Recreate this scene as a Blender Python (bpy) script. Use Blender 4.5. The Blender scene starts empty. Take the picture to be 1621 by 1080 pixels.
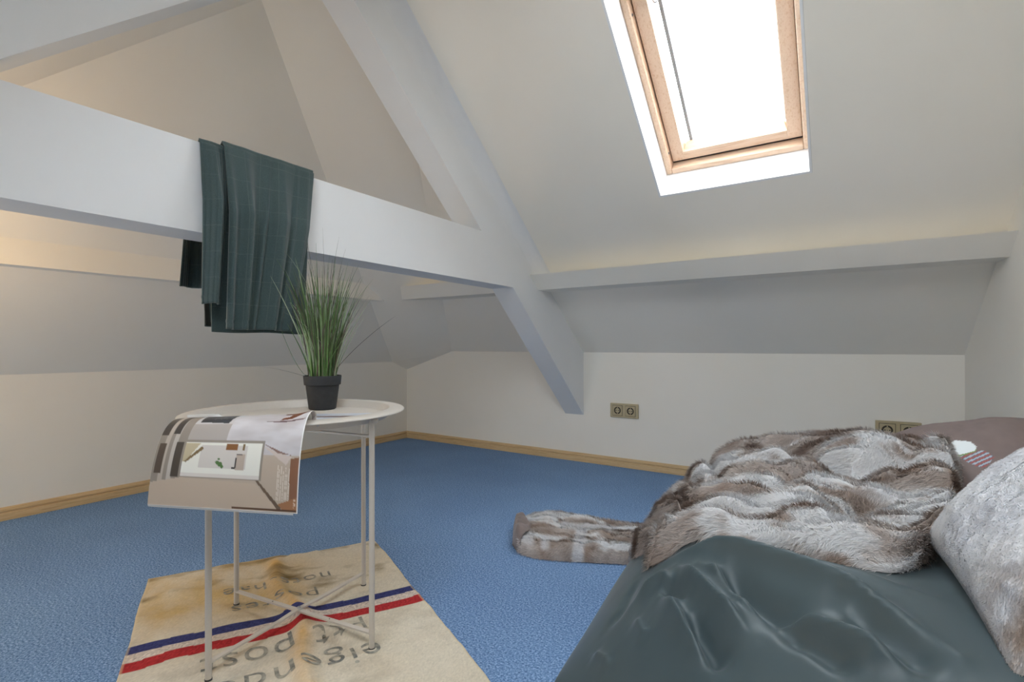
import bpy, math, random
import numpy as np
from mathutils import Vector, Matrix

random.seed(7)
RNG = np.random.default_rng(11)
C = bpy.context.scene.collection
SC = bpy.context.scene

# ------------------------------------------------------------------ camera, sky, exposure
CAM_H = 0.68
FPX = 806.0
CX, CY = 810.5, 548.5
YAW = math.radians(33.55)
cam_d = bpy.data.cameras.new('camera')
cam = bpy.data.objects.new('camera', cam_d)
C.objects.link(cam)
cam.location = (0, 0, CAM_H)
cam.rotation_euler = (math.radians(90), 0, YAW)
cam_d.sensor_width = 36.0
cam_d.lens = FPX / 1621 * 36.0
cam_d.shift_y = (CY - 540.0) / 1621
cam_d.clip_start = 0.02
SC.camera = cam

world = bpy.data.worlds.new('overcast_sky')
SC.world = world
world.use_nodes = True
bg = world.node_tree.nodes['Background']
bg.inputs[0].default_value = (0.83, 0.92, 1.0, 1)
bg.inputs[1].default_value = 17.0

SC.view_settings.view_transform = 'Standard'
SC.view_settings.look = 'None'
SC.view_settings.gamma = 1.0
SC.view_settings.use_curve_mapping = False
SC.view_settings.exposure = -0.20
SC.cycles.max_bounces = 12
SC.cycles.diffuse_bounces = 8
SC.cycles.transparent_max_bounces = 16

FWD = np.array([-math.sin(YAW), math.cos(YAW), 0.0])
RGT = np.array([math.cos(YAW), math.sin(YAW), 0.0])
CAMP = np.array([0, 0, CAM_H])

def ray(u, v):
    return FWD + RGT * ((u - CX) / FPX) + np.array([0, 0, -(v - CY) / FPX])

def at_z(u, v, z):
    d = ray(u, v)
    return CAMP + d * ((z - CAM_H) / d[2])

def at_d(u, v, d):
    return CAMP + ray(u, v) * d

# ------------------------------------------------------------------ helpers
def tag(o, label=None, cat=None, group=None, kind=None):
    if label: o['label'] = label
    if cat: o['category'] = cat
    if group: o['group'] = group
    if kind: o['kind'] = kind
    return o

def empty(name, loc=(0, 0, 0), rz=0.0):
    o = bpy.data.objects.new(name, None)
    o.empty_display_size = 0.05
    C.objects.link(o)
    o.location = loc
    o.rotation_euler = (0, 0, rz)
    return o

def link(name, me, mat=None, parent=None, smooth=False):
    o = bpy.data.objects.new(name, me)
    C.objects.link(o)
    if mat is not None and not me.materials:
        me.materials.append(mat)
    if parent is not None:
        o.parent = parent
    if smooth:
        me.polygons.foreach_set('use_smooth', [True] * len(me.polygons))
    return o

def mesh(name, verts, faces, mat=None, parent=None, smooth=False):
    me = bpy.data.meshes.new(name)
    me.from_pydata([tuple(map(float, v)) for v in verts], [], [tuple(map(int, f)) for f in faces])
    me.update()
    return link(name, me, mat, parent, smooth)

class MB:
    """collects simple solids, build() links them as one mesh object"""
    def __init__(s): s.v = []; s.f = []; s.sm = []
    def add(s, v, f, smooth=False):
        n = len(s.v)
        s.v += [tuple(map(float, p)) for p in v]
        s.f += [tuple(int(i) + n for i in q) for q in f]
        s.sm += [smooth] * len(f)
        return s
    def box(s, x0, x1, y0, y1, z0, z1, fr=None):
        p = [(x, y, z) for z in (z0, z1) for y in (y0, y1) for x in (x0, x1)]
        if fr: p = [fr(*q) for q in p]
        return s.add(p, [(0, 2, 3, 1), (4, 5, 7, 6), (0, 1, 5, 4), (2, 6, 7, 3), (0, 4, 6, 2), (1, 3, 7, 5)])
    def prism(s, poly, axis, a, b):
        """poly: 2D points; axis 'x' -> (y,z), 'y' -> (x,z), 'z' -> (x,y)"""
        def P(q, t):
            return {'x': (t, q[0], q[1]), 'y': (q[0], t, q[1]), 'z': (q[0], q[1], t)}[axis]
        n = len(poly)
        v = [P(q, a) for q in poly] + [P(q, b) for q in poly]
        f = [tuple(range(n))[::-1], tuple(range(n, 2 * n))] + [(i, (i + 1) % n, n + (i + 1) % n, n + i) for i in range(n)]
        return s.add(v, f)
    def tube(s, pts, r, n=10, caps=True):
        pts = [Vector(p) for p in pts]
        if not hasattr(r, '__len__'): r = [r] * len(pts)
        v = []; f = []
        for i, p in enumerate(pts):
            t = (pts[min(i + 1, len(pts) - 1)] - pts[max(i - 1, 0)]).normalized()
            a = t.cross(Vector((0.13, 0.27, 1.0)) if abs(t.z) < 0.9 else Vector((1, 0.2, 0))).normalized()
            b = t.cross(a)
            for k in range(n):
                q = 2 * math.pi * k / n
                v.append(p + (a * math.cos(q) + b * math.sin(q)) * r[i])
        for i in range(len(pts) - 1):
            for k in range(n):
                f.append((i * n + k, i * n + (k + 1) % n, (i + 1) * n + (k + 1) % n, (i + 1) * n + k))
        s.add(v, f, True)
        if caps:
            s.add(v[:n], [tuple(range(n))[::-1]]); s.add(v[-n:], [tuple(range(n))])
        return s
    def lathe(s, prof, n=64, c=(0, 0, 0), close=False):
        v = [(c[0] + r * math.cos(2 * math.pi * k / n), c[1] + r * math.sin(2 * math.pi * k / n), c[2] + z) for r, z in prof for k in range(n)]
        m = len(prof)
        f = []
        for i in range(m if close else m - 1):
            j = (i + 1) % m
            for k in range(n):
                f.append((i * n + k, i * n + (k + 1) % n, j * n + (k + 1) % n, j * n + k))
        return s.add(v, f, True)
    def build(s, name, mat=None, parent=None, bevel=0.0, seg=2):
        me = bpy.data.meshes.new(name)
        me.from_pydata(s.v, [], s.f)
        me.polygons.foreach_set('use_smooth', s.sm)
        me.update()
        o = link(name, me, mat, parent)
        if bevel:
            m = o.modifiers.new('bevel', 'BEVEL'); m.width = bevel; m.segments = seg; m.limit_method = 'ANGLE'; m.angle_limit = math.radians(40)
            m.harden_normals = False
        return o

def smooth_by_angle(o, deg=40):
    me = o.data
    me.polygons.foreach_set('use_smooth', [True] * len(me.polygons))
    me.set_sharp_from_angle(angle=math.radians(deg))

def slab(poly, n, th):
    """polygon (3D, any winding) thickened outward along n"""
    k = len(poly)
    n = Vector(n).normalized() * th
    v = [Vector(p) for p in poly] + [Vector(p) + n for p in poly]
    f = [tuple(range(k)), tuple(range(k, 2 * k))[::-1]] + [(i, k + i, k + (i + 1) % k, (i + 1) % k) for i in range(k)]
    return v, f

def fixnormals(o):
    import bmesh
    bm = bmesh.new(); bm.from_mesh(o.data)
    bmesh.ops.recalc_face_normals(bm, faces=bm.faces)
    bm.to_mesh(o.data); bm.free()

def grid_mesh(name, P, mat=None, parent=None, col=None, uv=None, flip=False, smooth=True):
    """P: (n,m,3) array"""
    n, m = P.shape[:2]
    idx = np.arange(n * m).reshape(n, m)
    q = np.stack([idx[:-1, :-1], idx[:-1, 1:], idx[1:, 1:], idx[1:, :-1]], -1).reshape(-1, 4)
    if flip: q = q[:, ::-1]
    me = bpy.data.meshes.new(name)
    me.vertices.add(n * m)
    me.vertices.foreach_set('co', P.reshape(-1).astype(np.float32))
    me.loops.add(q.size); me.polygons.add(len(q))
    me.loops.foreach_set('vertex_index', q.reshape(-1).astype(np.int32))
    me.polygons.foreach_set('loop_start', np.arange(0, q.size, 4, dtype=np.int32))
    me.update(calc_edges=True)
    if col is not None:
        a = me.color_attributes.new('Col', 'FLOAT_COLOR', 'POINT')
        c4 = np.ones((n * m, 4), np.float32); c4[:, :3] = col.reshape(-1, 3)
        a.data.foreach_set('color', c4.reshape(-1))
    if uv is not None:
        l = me.uv_layers.new(name='UVMap')
        l.data.foreach_set('uv', uv.reshape(-1, 2)[q.reshape(-1)].astype(np.float32).reshape(-1))
    me.validate()
    return link(name, me, mat, parent, smooth)

def solidify(o, t, off=-1):
    m = o.modifiers.new('solidify', 'SOLIDIFY'); m.thickness = t; m.offset = off
    return o

def sstep(a, b, x):
    t = np.clip((x - a) / (b - a), 0, 1)
    return t * t * (3 - 2 * t)

_perm = RNG.random((64, 64))
_perm3 = RNG.random((32, 32, 32))
def vnoise(x, y):
    """tileable value noise in [-1,1]"""
    x = np.asarray(x, float); y = np.asarray(y, float)
    xi = np.floor(x).astype(int); yi = np.floor(y).astype(int)
    fx = x - xi; fy = y - yi
    fx = fx * fx * fx * (fx * (fx * 6 - 15) + 10); fy = fy * fy * fy * (fy * (fy * 6 - 15) + 10)
    a = _perm[xi % 64, yi % 64]; b = _perm[(xi + 1) % 64, yi % 64]
    c = _perm[xi % 64, (yi + 1) % 64]; d = _perm[(xi + 1) % 64, (yi + 1) % 64]
    return ((a * (1 - fx) + b * fx) * (1 - fy) + (c * (1 - fx) + d * fx) * fy) * 2 - 1
def fbm(x, y, o=4):
    s = 0; a = 1; t = 0
    for i in range(o):
        s = s + a * vnoise(x * 2 ** i + 17.3 * i, y * 2 ** i + 9.1 * i); t += a; a *= 0.5
    return s / t

def segdist(x, y, poly):
    """distance to a polyline and the position along it 0..1"""
    best = np.full(np.shape(x), 1e9); along = np.zeros(np.shape(x))
    L = [0]
    for i in range(len(poly) - 1):
        L.append(L[-1] + math.hypot(poly[i + 1][0] - poly[i][0], poly[i + 1][1] - poly[i][1]))
    for i in range(len(poly) - 1):
        ax, ay = poly[i][:2]; bx, by = poly[i + 1][:2]
        dx, dy = bx - ax, by - ay
        t = np.clip(((x - ax) * dx + (y - ay) * dy) / (dx * dx + dy * dy + 1e-12), 0, 1)
        d = np.hypot(x - ax - t * dx, y - ay - t * dy)
        m = d < best
        best = np.where(m, d, best)
        along = np.where(m, (L[i] + t * (L[i + 1] - L[i])) / L[-1], along)
    return best, along

def crease(x, y, poly, amp, w, taper=0.2, sharp=False):
    d, a = segdist(x, y, poly)
    e = np.clip(np.minimum(a, 1 - a) / taper, 0, 1)
    e = 0.15 + 0.85 * e * e * (3 - 2 * e)
    if sharp: return amp * e * np.exp(-(np.sqrt(d * d + 0.0000090) - 0.003) / (w * 0.8))
    return amp * e * np.exp(-(d / w) ** 2)

def resample(pts, n):
    pts = np.array(pts, float)
    # Catmull-Rom through the points, then even spacing
    P = np.vstack([2 * pts[0] - pts[1], pts, 2 * pts[-1] - pts[-2]])
    out = []
    for i in range(1, len(P) - 2):
        for t in np.linspace(0, 1, 24, endpoint=False):
            p0, p1, p2, p3 = P[i - 1:i + 3]
            out.append(0.5 * ((2 * p1) + (p2 - p0) * t + (2 * p0 - 5 * p1 + 4 * p2 - p3) * t * t + (3 * p1 - p0 - 3 * p2 + p3) * t ** 3))
    out.append(P[-2])
    out = np.array(out)
    s = np.concatenate([[0], np.cumsum(np.linalg.norm(np.diff(out, axis=0), axis=1))])
    q = np.linspace(0, s[-1], n)
    return np.stack([np.interp(q, s, out[:, k]) for k in range(out.shape[1])], -1)

def grid_normals(P):
    du = np.gradient(P, axis=1); dv = np.gradient(P, axis=0)
    n = np.cross(du, dv)
    return n / (np.linalg.norm(n, axis=-1, keepdims=True) + 1e-12)

def strands(name, root, nrm, flow, length, width, col, mat, parent, tipmul=1.1, lean=0.6):
    """a pelt: one thin tapered blade per root, bent along the flow"""
    N = len(root)
    d0 = nrm * (1 - lean * 0.5) + flow * lean * 0.5
    d0 /= np.linalg.norm(d0, axis=1, keepdims=True)
    d1 = nrm * (1 - lean) + flow * lean
    d1 /= np.linalg.norm(d1, axis=1, keepdims=True)
    L = length[:, None]
    mid = root + d0 * L * 0.55
    tip = mid + d1 * L * 0.55
    side = np.cross(flow, nrm) + 0.35 * np.cross(nrm, RNG.normal(size=(N, 3)))
    side /= np.linalg.norm(side, axis=1, keepdims=True) + 1e-9
    sg = np.sign(np.sum(np.cross(side, d0 + d1) * nrm, axis=1, keepdims=True)); side = side * np.where(sg == 0, 1, sg)
    w = width[:, None]
    v = np.stack([root - side * w * 0.5, root + side * w * 0.5, mid - side * w * 0.42, mid + side * w * 0.42, tip], 1).reshape(-1, 3)
    b = np.arange(N)[:, None] * 5
    tri = np.concatenate([b + [0, 1, 3], b + [0, 3, 2], b + [2, 3, 4]], 1).reshape(-1, 3)
    me = bpy.data.meshes.new(name)
    me.vertices.add(len(v)); me.vertices.foreach_set('co', v.reshape(-1).astype(np.float32))
    me.loops.add(tri.size); me.polygons.add(len(tri))
    me.loops.foreach_set('vertex_index', tri.reshape(-1).astype(np.int32))
    me.polygons.foreach_set('loop_start', np.arange(0, tri.size, 3, dtype=np.int32))
    me.update(calc_edges=True)
    me.polygons.foreach_set('use_smooth', [True] * len(me.polygons))
    a = me.color_attributes.new('Col', 'FLOAT_COLOR', 'POINT')
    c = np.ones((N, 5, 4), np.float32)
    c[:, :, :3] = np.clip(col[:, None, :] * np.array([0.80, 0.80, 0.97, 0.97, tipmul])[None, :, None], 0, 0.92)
    a.data.foreach_set('color', c.reshape(-1))
    nv = np.repeat(nrm * 0.8 + d1 * 0.2 + RNG.normal(size=(N, 3)) * 0.12, 5, axis=0)
    nv /= np.linalg.norm(nv, axis=1, keepdims=True)
    me.normals_split_custom_set_from_vertices(nv.astype(np.float32))
    o = link(name, me, mat, parent)
    o['kind'] = 'stuff'
    return o

# ------------------------------------------------------------------ materials
def srgb(r, g, b):
    f = lambda c: ((c / 255 + 0.055) / 1.055) ** 2.4 if c / 255 > 0.04045 else c / 255 / 12.92
    return (f(r), f(g), f(b), 1.0)

def new_mat(name, col=(0.8, 0.8, 0.8, 1), rough=0.6, spec=0.5, metal=0.0, sheen=0.0):
    m = bpy.data.materials.new(name)
    m.use_nodes = True
    b = m.node_tree.nodes['Principled BSDF']
    b.inputs['Base Color'].default_value = col
    b.inputs['Roughness'].default_value = rough
    b.inputs['Specular IOR Level'].default_value = spec
    b.inputs['Metallic'].default_value = metal
    b.inputs['Sheen Weight'].default_value = sheen
    return m, m.node_tree.nodes, m.node_tree.links, b

def add_noise(N, L, scale, detail=4, rough=0.55, coord='Object', stretch=None):
    tc = N.new('ShaderNodeTexCoord')
    mp = N.new('ShaderNodeMapping')
    if stretch: mp.inputs['Scale'].default_value = stretch
    L.new(tc.outputs[coord], mp.inputs[0])
    n = N.new('ShaderNodeTexNoise')
    n.inputs['Scale'].default_value = scale
    n.inputs['Detail'].default_value = detail
    n.inputs['Roughness'].default_value = rough
    L.new(mp.outputs[0], n.inputs['Vector'])
    return n

def add_ramp(N, L, src, stops):
    r = N.new('ShaderNodeValToRGB')
    e = r.color_ramp.elements
    e[0].position, e[0].color = stops[0]
    e[1].position, e[1].color = stops[-1]
    for p, c in stops[1:-1]:
        k = e.new(p); k.color = c
    L.new(src, r.inputs[0])
    return r

def add_bump(N, L, src, b, strength=0.2, dist=0.01):
    k = N.new('ShaderNodeBump')
    k.inputs['Strength'].default_value = strength
    k.inputs['Distance'].default_value = dist
    L.new(src, k.inputs['Height'])
    L.new(k.outputs[0], b.inputs['Normal'])
    return k

def noisy(name, c0, c1, scale, rough=0.7, spec=0.3, bump=0.1, bdist=0.004, detail=4, stretch=None, bscale=None, sheen=0.0, lo=0.35, hi=0.65):
    m, N, L, b = new_mat(name, c0, rough, spec, sheen=sheen)
    n = add_noise(N, L, scale, detail, stretch=stretch)
    r = add_ramp(N, L, n.outputs['Fac'], [(lo, c0), (hi, c1)])
    L.new(r.outputs[0], b.inputs['Base Color'])
    if bump:
        n2 = n if bscale is None else add_noise(N, L, bscale, 3, stretch=stretch)
        add_bump(N, L, n2.outputs['Fac'], b, bump, bdist)
    return m

M = {}
M['paint'] = noisy('cream_wall_paint', (0.885, 0.838, 0.748, 1), (0.90, 0.855, 0.776, 1), 2.2, 0.75, 0.25, 0.12, 0.002, bscale=90)
M['beam'] = noisy('white_beam_paint', (0.79, 0.79, 0.785, 1), (0.81, 0.81, 0.805, 1), 3.0, 0.6, 0.3, 0.1, 0.002, bscale=60)
M['lining'] = noisy('white_reveal_paint', (0.86, 0.86, 0.86, 1), (0.88, 0.88, 0.88, 1), 5, 0.5, 0.4, 0.05, 0.001)

# carpet: needle-felt with light and dark flecks
m, N, L, b = new_mat('blue_needle_felt_carpet', rough=0.95, spec=0.1)
n1 = add_noise(N, L, 210, 3, 0.75)
r1 = add_ramp(N, L, n1.outputs['Fac'], [(0.33, (0.060, 0.118, 0.245, 1)), (0.5, (0.172, 0.298, 0.52, 1)), (0.66, (0.41, 0.56, 0.80, 1))])
n2 = add_noise(N, L, 1.3, 3)
r2 = add_ramp(N, L, n2.outputs['Fac'], [(0.3, (0.86, 0.86, 0.88, 1)), (0.7, (1.08, 1.08, 1.06, 1))])
mx = N.new('ShaderNodeMix'); mx.data_type = 'RGBA'; mx.blend_type = 'MULTIPLY'; mx.inputs[0].default_value = 1.0
L.new(r1.outputs[0], mx.inputs[6]); L.new(r2.outputs[0], mx.inputs[7]); L.new(mx.outputs[2], b.inputs['Base Color'])
add_bump(N, L, n1.outputs['Fac'], b, 0.6, 0.004)
M['carpet'] = m

def pine(name, c0, c1, stretch, scale=6.0):
    m, N, L, b = new_mat(name, c0, 0.42, 0.4)
    n = add_noise(N, L, scale, 5, 0.6, stretch=stretch)
    n.inputs['Distortion'].default_value = 0.6
    r = add_ramp(N, L, n.outputs['Fac'], [(0.35, c0), (0.52, c1), (0.66, tuple(0.5 * (a + d) for a, d in zip(c0, c1)))])
    L.new(r.outputs[0], b.inputs['Base Color'])
    add_bump(N, L, n.outputs['Fac'], b, 0.08, 0.002)
    return m
PINE_A, PINE_B = (0.66, 0.44, 0.29, 1), (0.76, 0.57, 0.42, 1)
M['pine_x'] = pine('pine_grain_across', PINE_A, PINE_B, (1.5, 26, 26))
M['pine_y'] = pine('pine_grain_up', PINE_A, PINE_B, (26, 2.0, 26))
M['skirt_x'] = pine('pine_skirting_along_x', (0.52, 0.35, 0.17, 1), (0.66, 0.48, 0.27, 1), (1.2, 40, 40))
M['skirt_y'] = pine('pine_skirting_along_y', (0.52, 0.35, 0.17, 1), (0.66, 0.48, 0.27, 1), (40, 1.2, 40))

m, N, L, b = new_mat('window_glass')
gl = N.new('ShaderNodeBsdfGlossy'); gl.inputs['Roughness'].default_value = 0.02
tr = N.new('ShaderNodeBsdfTransparent'); mxs = N.new('ShaderNodeMixShader'); mxs.inputs[0].default_value = 0.05
L.new(tr.outputs[0], mxs.inputs[1]); L.new(gl.outputs[0], mxs.inputs[2])
L.new(mxs.outputs[0], N['Material Output'].inputs['Surface'])
M['glass'] = m
M['gasket'] = new_mat('grey_glazing_gasket', (0.30, 0.31, 0.32, 1), 0.5)[0]
M['steel'] = new_mat('steel', (0.45, 0.45, 0.46, 1), 0.3, metal=1.0)[0]
M['dark_steel'] = new_mat('dark_steel', (0.05, 0.05, 0.055, 1), 0.4, metal=0.4)[0]
M['vent'] = new_mat('white_vent_flap', (0.78, 0.82, 0.86, 1), 0.4)[0]

M['table'] = noisy('cream_powder_coat', (0.60, 0.545, 0.48, 1), (0.62, 0.565, 0.50, 1), 300, 0.38, 0.5, 0.05, 0.0006)
M['pot'] = noisy('charcoal_plastic', (0.022, 0.023, 0.025, 1), (0.032, 0.033, 0.035, 1), 60, 0.6, 0.35, 0.05, 0.001)
M['soil'] = noisy('dark_soil', (0.02, 0.015, 0.01, 1), (0.07, 0.05, 0.035, 1), 120, 0.95, 0.1, 0.8, 0.006)
M['socket'] = noisy('yellowed_ivory_plastic', (0.46, 0.38, 0.23, 1), (0.50, 0.415, 0.26, 1), 30, 0.4, 0.45, 0.03, 0.0005)
M['socket_dark'] = new_mat('dark_socket_hole', (0.035, 0.026, 0.015, 1), 0.6)[0]

def attr_mat(name, rough=0.8, spec=0.2, sheen=0.0, bump=None, subs=0.0):
    m, N, L, b = new_mat(name, rough=rough, spec=spec, sheen=sheen)
    a = N.new('ShaderNodeAttribute'); a.attribute_name = 'Col'
    L.new(a.outputs['Color'], b.inputs['Base Color'])
    if bump:
        n = add_noise(N, L, bump[0], 3)
        add_bump(N, L, n.outputs['Fac'], b, bump[1], bump[2])
    return m
M['fur'] = attr_mat('fur', 0.85, 0.15)
M['print'] = attr_mat('printed_glossy_paper', 0.32, 0.45)
M['paper'] = new_mat('paper_edge', (0.78, 0.77, 0.74, 1), 0.7)[0]
M['sack'] = attr_mat('linen_sack_canvas', 0.9, 0.1, bump=(900, 0.35, 0.001))
M['ink'] = noisy('faded_stencil_ink', (0.17, 0.17, 0.155, 1), (0.42, 0.39, 0.32, 1), 55, 0.9, 0.1, 0)
M['taupe'] = noisy('taupe_velour', (0.205, 0.165, 0.155, 1), (0.235, 0.19, 0.18, 1), 14, 0.8, 0.2, 0.15, 0.002, bscale=500, sheen=0.25)
M['cushion_print'] = attr_mat('printed_cushion_motif', 0.8, 0.2)

# bed cover: dark green coated polyester
m, N, L, b = new_mat('dark_green_polyester', (0.050, 0.077, 0.085, 1), 0.44, 0.5, sheen=0.15)
n = add_noise(N, L, 900, 2); add_bump(N, L, n.outputs['Fac'], b, 0.12, 0.0006)
M['bedcover'] = m

# trousers: dark green wool with a faint window-pane check
m, N, L, b = new_mat('dark_green_wool', (0.020, 0.036, 0.035, 1), 0.72, 0.3, sheen=0.25)
uvn = N.new('ShaderNodeUVMap'); sp = N.new('ShaderNodeSeparateXYZ'); L.new(uvn.outputs[0], sp.inputs[0])
def line_mask(sock, period, width):
    a = N.new('ShaderNodeMath'); a.operation = 'MULTIPLY'; a.inputs[1].default_value = 1 / period; L.new(sock, a.inputs[0])
    f = N.new('ShaderNodeMath'); f.operation = 'FRACT'; L.new(a.outputs[0], f.inputs[0])
    g = N.new('ShaderNodeMath'); g.operation = 'LESS_THAN'; g.inputs[1].default_value = width / period; L.new(f.outputs[0], g.inputs[0])
    return g
lx = line_mask(sp.outputs[0], 0.048, 0.0011); ly = line_mask(sp.outputs[1], 0.062, 0.0013)
mxm = N.new('ShaderNodeMath'); mxm.operation = 'MAXIMUM'; L.new(lx.outputs[0], mxm.inputs[0]); L.new(ly.outputs[0], mxm.inputs[1])
nn = add_noise(N, L, 40, 2)
ml = N.new('ShaderNodeMath'); ml.operation = 'MULTIPLY'; L.new(mxm.outputs[0], ml.inputs[0]); L.new(nn.outputs['Fac'], ml.inputs[1])
mc = N.new('ShaderNodeMix'); mc.data_type = 'RGBA'
n3 = add_noise(N, L, 700, 2)
r3 = add_ramp(N, L, n3.outputs['Fac'], [(0.3, (0.028, 0.050, 0.050, 1)), (0.7, (0.058, 0.090, 0.088, 1))])
L.new(ml.outputs[0], mc.inputs[0]); L.new(r3.outputs[0], mc.inputs[6]); mc.inputs[7].default_value = (0.11, 0.135, 0.122, 1)
L.new(mc.outputs[2], b.inputs['Base Color'])
add_bump(N, L, n3.outputs['Fac'], b, 0.25, 0.0008)
M['wool'] = m
M['wool_lining'] = noisy('dark_trouser_lining', (0.018, 0.018, 0.015, 1), (0.028, 0.027, 0.022, 1), 40, 0.7, 0.3, 0.1, 0.001)

# ------------------------------------------------------------------ the room
YB, YF, YR = 2.74, -0.78, 0.98          # back wall, front wall (behind the camera), ridge
XL = -2.76
KNEE, TAN = 0.645, 0.81
ZR = KNEE + TAN * (YB - YR)
ANG = math.atan(TAN)
def zslope(y): return KNEE + TAN * ((YB - y) if y >= YR else (y - YF))
def xr(y): return 0.39 + 0.0612 * (YB - y)    # right wall, slightly out of square
mir = lambda p: (p[0], 2 * YR - p[1], p[2])

st = lambda o: tag(o, kind='structure')
TH = 0.30
fl = MB().box(XL - 0.3, 1.0, YF - 0.3, YB + 0.3, -0.2, 0.0).build('floor', M['carpet']); st(fl)
fl['label'] = 'speckled blue needle-felt carpet'
st(MB().box(XL - 0.3, 1.0, YB, YB + 0.3, -0.2, KNEE + 0.25).build('wall_back', M['paint']))
FILLWIN = dict(x0=-2.27, x1=-1.75, z0=0.10, z1=0.58)      # unseen low opening added in the knee wall to light the left bay
w_ = MB()
for bx in ((XL - 0.3, FILLWIN['x0'], -0.2, KNEE + 0.25), (FILLWIN['x1'], 1.0, -0.2, KNEE + 0.25), (FILLWIN['x0'], FILLWIN['x1'], -0.2, FILLWIN['z0']), (FILLWIN['x0'], FILLWIN['x1'], FILLWIN['z1'], KNEE + 0.25)):
    w_.box(bx[0], bx[1], YF - 0.3, YF, bx[2], bx[3])
st(w_.build('wall_front', M['paint']))
st(MB().box(XL - 0.3, XL, YF, YB, -0.2, 0.9).build('wall_left', M['paint']))
wr = MB()
poly = [(YF - 0.3, -0.2), (YB + 0.3, -0.2), (YB + 0.3, KNEE + 0.1), (YR, ZR + 0.3), (YF - 0.3, KNEE + 0.1)]
k = len(poly)
wr.add([(xr(y), y, z) for y, z in poly] + [(xr(y) + 0.3, y, z) for y, z in poly],
       [tuple(range(k)), tuple(range(k, 2 * k))[::-1]] + [(i, k + i, k + (i + 1) % k, (i + 1) % k) for i in range(k)])
st(wr.build('wall_right', M['paint']))

# skylight openings in the two slopes (local frame: u along x, v up the slope, w outward)
SKY = dict(x0=-0.613, x1=-0.112, y=1.972, L=0.76)
FILLSKY = [(-0.30, 0.201), (-0.89, -0.389)]        # two unseen openings added in the opposite slope for fill light
LIN = 0.008                                          # lining boards set into the opening
def make_frame(x0, y, mirror=False):
    z = zslope(y)
    o = Vector((x0, y, z)); eu = Vector((1, 0, 0)); ev = Vector((0, -math.cos(ANG), math.sin(ANG))); ew = Vector((0, math.sin(ANG), math.cos(ANG)))
    if mirror:
        o = Vector((x0, 2 * YR - y, z)); ev.y *= -1; ew.y *= -1
    return lambda u, v, w: o + eu * u + ev * v + ew * w

# slope polygons around the openings; the hip end closes the left side
PL0 = (XL, 2.594, 0.568)
PB0 = (-2.324, YB, KNEE)
PC = (XL, YB, 0.508)
APX = (-1.685, YR, 1.875)
PBT = (-1.152, YR, ZR)
def slope_side(mirror, name):
    f = (lambda p: mir(p)) if mirror else (lambda p: p)
    s = SKY
    y1 = s['y'] + LIN * math.cos(ANG); y2 = s['y'] - (s['L'] + LIN) * math.cos(ANG)
    ops = sorted(FILLSKY) if mirror else [(s['x0'], s['x1'])]
    ops = [(a - LIN, b + LIN) for a, b in ops]
    P = lambda x, y: f((x, y, zslope(y)))
    n = (0, math.sin(ANG) * (-1 if mirror else 1), math.cos(ANG))
    xe = 0.85
    b = MB()
    # left of the first opening incl. the raking hip edge, between and right of the openings, below and above each
    polys = [[f(PB0), P(ops[0][0], YB), P(ops[0][0], YR), f(PBT)]]
    for q, (xa, xb) in enumerate(ops):
        xn = ops[q + 1][0] if q + 1 < len(ops) else xe
        polys += [[P(xb, YB), P(xn, YB), P(xn, YR), P(xb, YR)],
                  [P(xa, YB), P(xb, YB), P(xb, y1), P(xa, y1)],
                  [P(xa, y2), P(xb, y2), P(xb, YR), P(xa, YR)]]
    for poly in polys:
        b.add(*slab(poly, n, TH))
    o = b.build(name, M['paint']); fixnormals(o); st(o)
    return o
o = slope_side(False, 'ceiling'); o['label'] = 'sloping attic ceiling above the power points, pierced by the skylight'
o = slope_side(True, 'ceiling'); o['label'] = 'sloping attic ceiling on the opposite side'
# hip slope over the left wall and the two raking corner facets
b = MB()
def zl(x, y): return 0.545 + 0.023 * (y - 1.6) + 1.25 * (x - XL)
b.add(*slab([PL0, APX, mir(PL0)], (-0.78, 0, 0.62), TH))
o = b.build('ceiling', M['paint']); fixnormals(o); st(o); o['label'] = 'hip slope over the left wall'
for mi in (False, True):
    f = mir if mi else (lambda p: p)
    b = MB()
    nn = (-0.5, -0.5 if mi else 0.5, 0.7)
    b.add(*slab([f(PL0), f(APX), f(PBT), f(PB0)], nn, TH))
    b.add(*slab([f(PL0), f(PB0), f(PC)], nn, TH))
    o = b.build('ceiling', M['paint']); fixnormals(o); st(o); o['label'] = 'raking corner facet of the hipped ceiling'

# roof truss: tie beam and two rafters, flush front face at x = XT
XT, XTB = -1.31, -1.43
tr_root = st(empty('trim_1', (XT, YR, 0))); tr_root['label'] = 'white painted roof truss with tie beam and raking rafters'
def world_child(o, parent):
    o.parent = parent
    o.matrix_parent_inverse = Matrix.Translation(-Vector(parent.location)) if parent.rotation_euler.z == 0 else parent.matrix_basis.inverted()
    return o
RB = 0.275; RT = (1.858 - RB) / (YB - YR)
zu = lambda y: RB + RT * (YB - y)
yu = lambda z: YB - (z - RB) / RT
for mi in (False, True):
    pl = [(YB, RB), (YB, KNEE + 0.06), (YR, ZR + 0.06), (YR, zu(YR))]
    if mi: pl = [(2 * YR - y, z) for y, z in pl]
    o = MB().prism(pl, 'x', XTB, XT).build('rafter', M['beam']); fixnormals(o); world_child(o, tr_root)
T0, T1 = 0.956, 1.174
pl = [(yu(T0), T0), (yu(T1), T1), (2 * YR - yu(T1), T1), (2 * YR - yu(T0), T0)]
o = MB().prism(pl, 'x', XTB, XT).build('tie_beam', M['beam']); fixnormals(o); world_child(o, tr_root)
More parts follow.
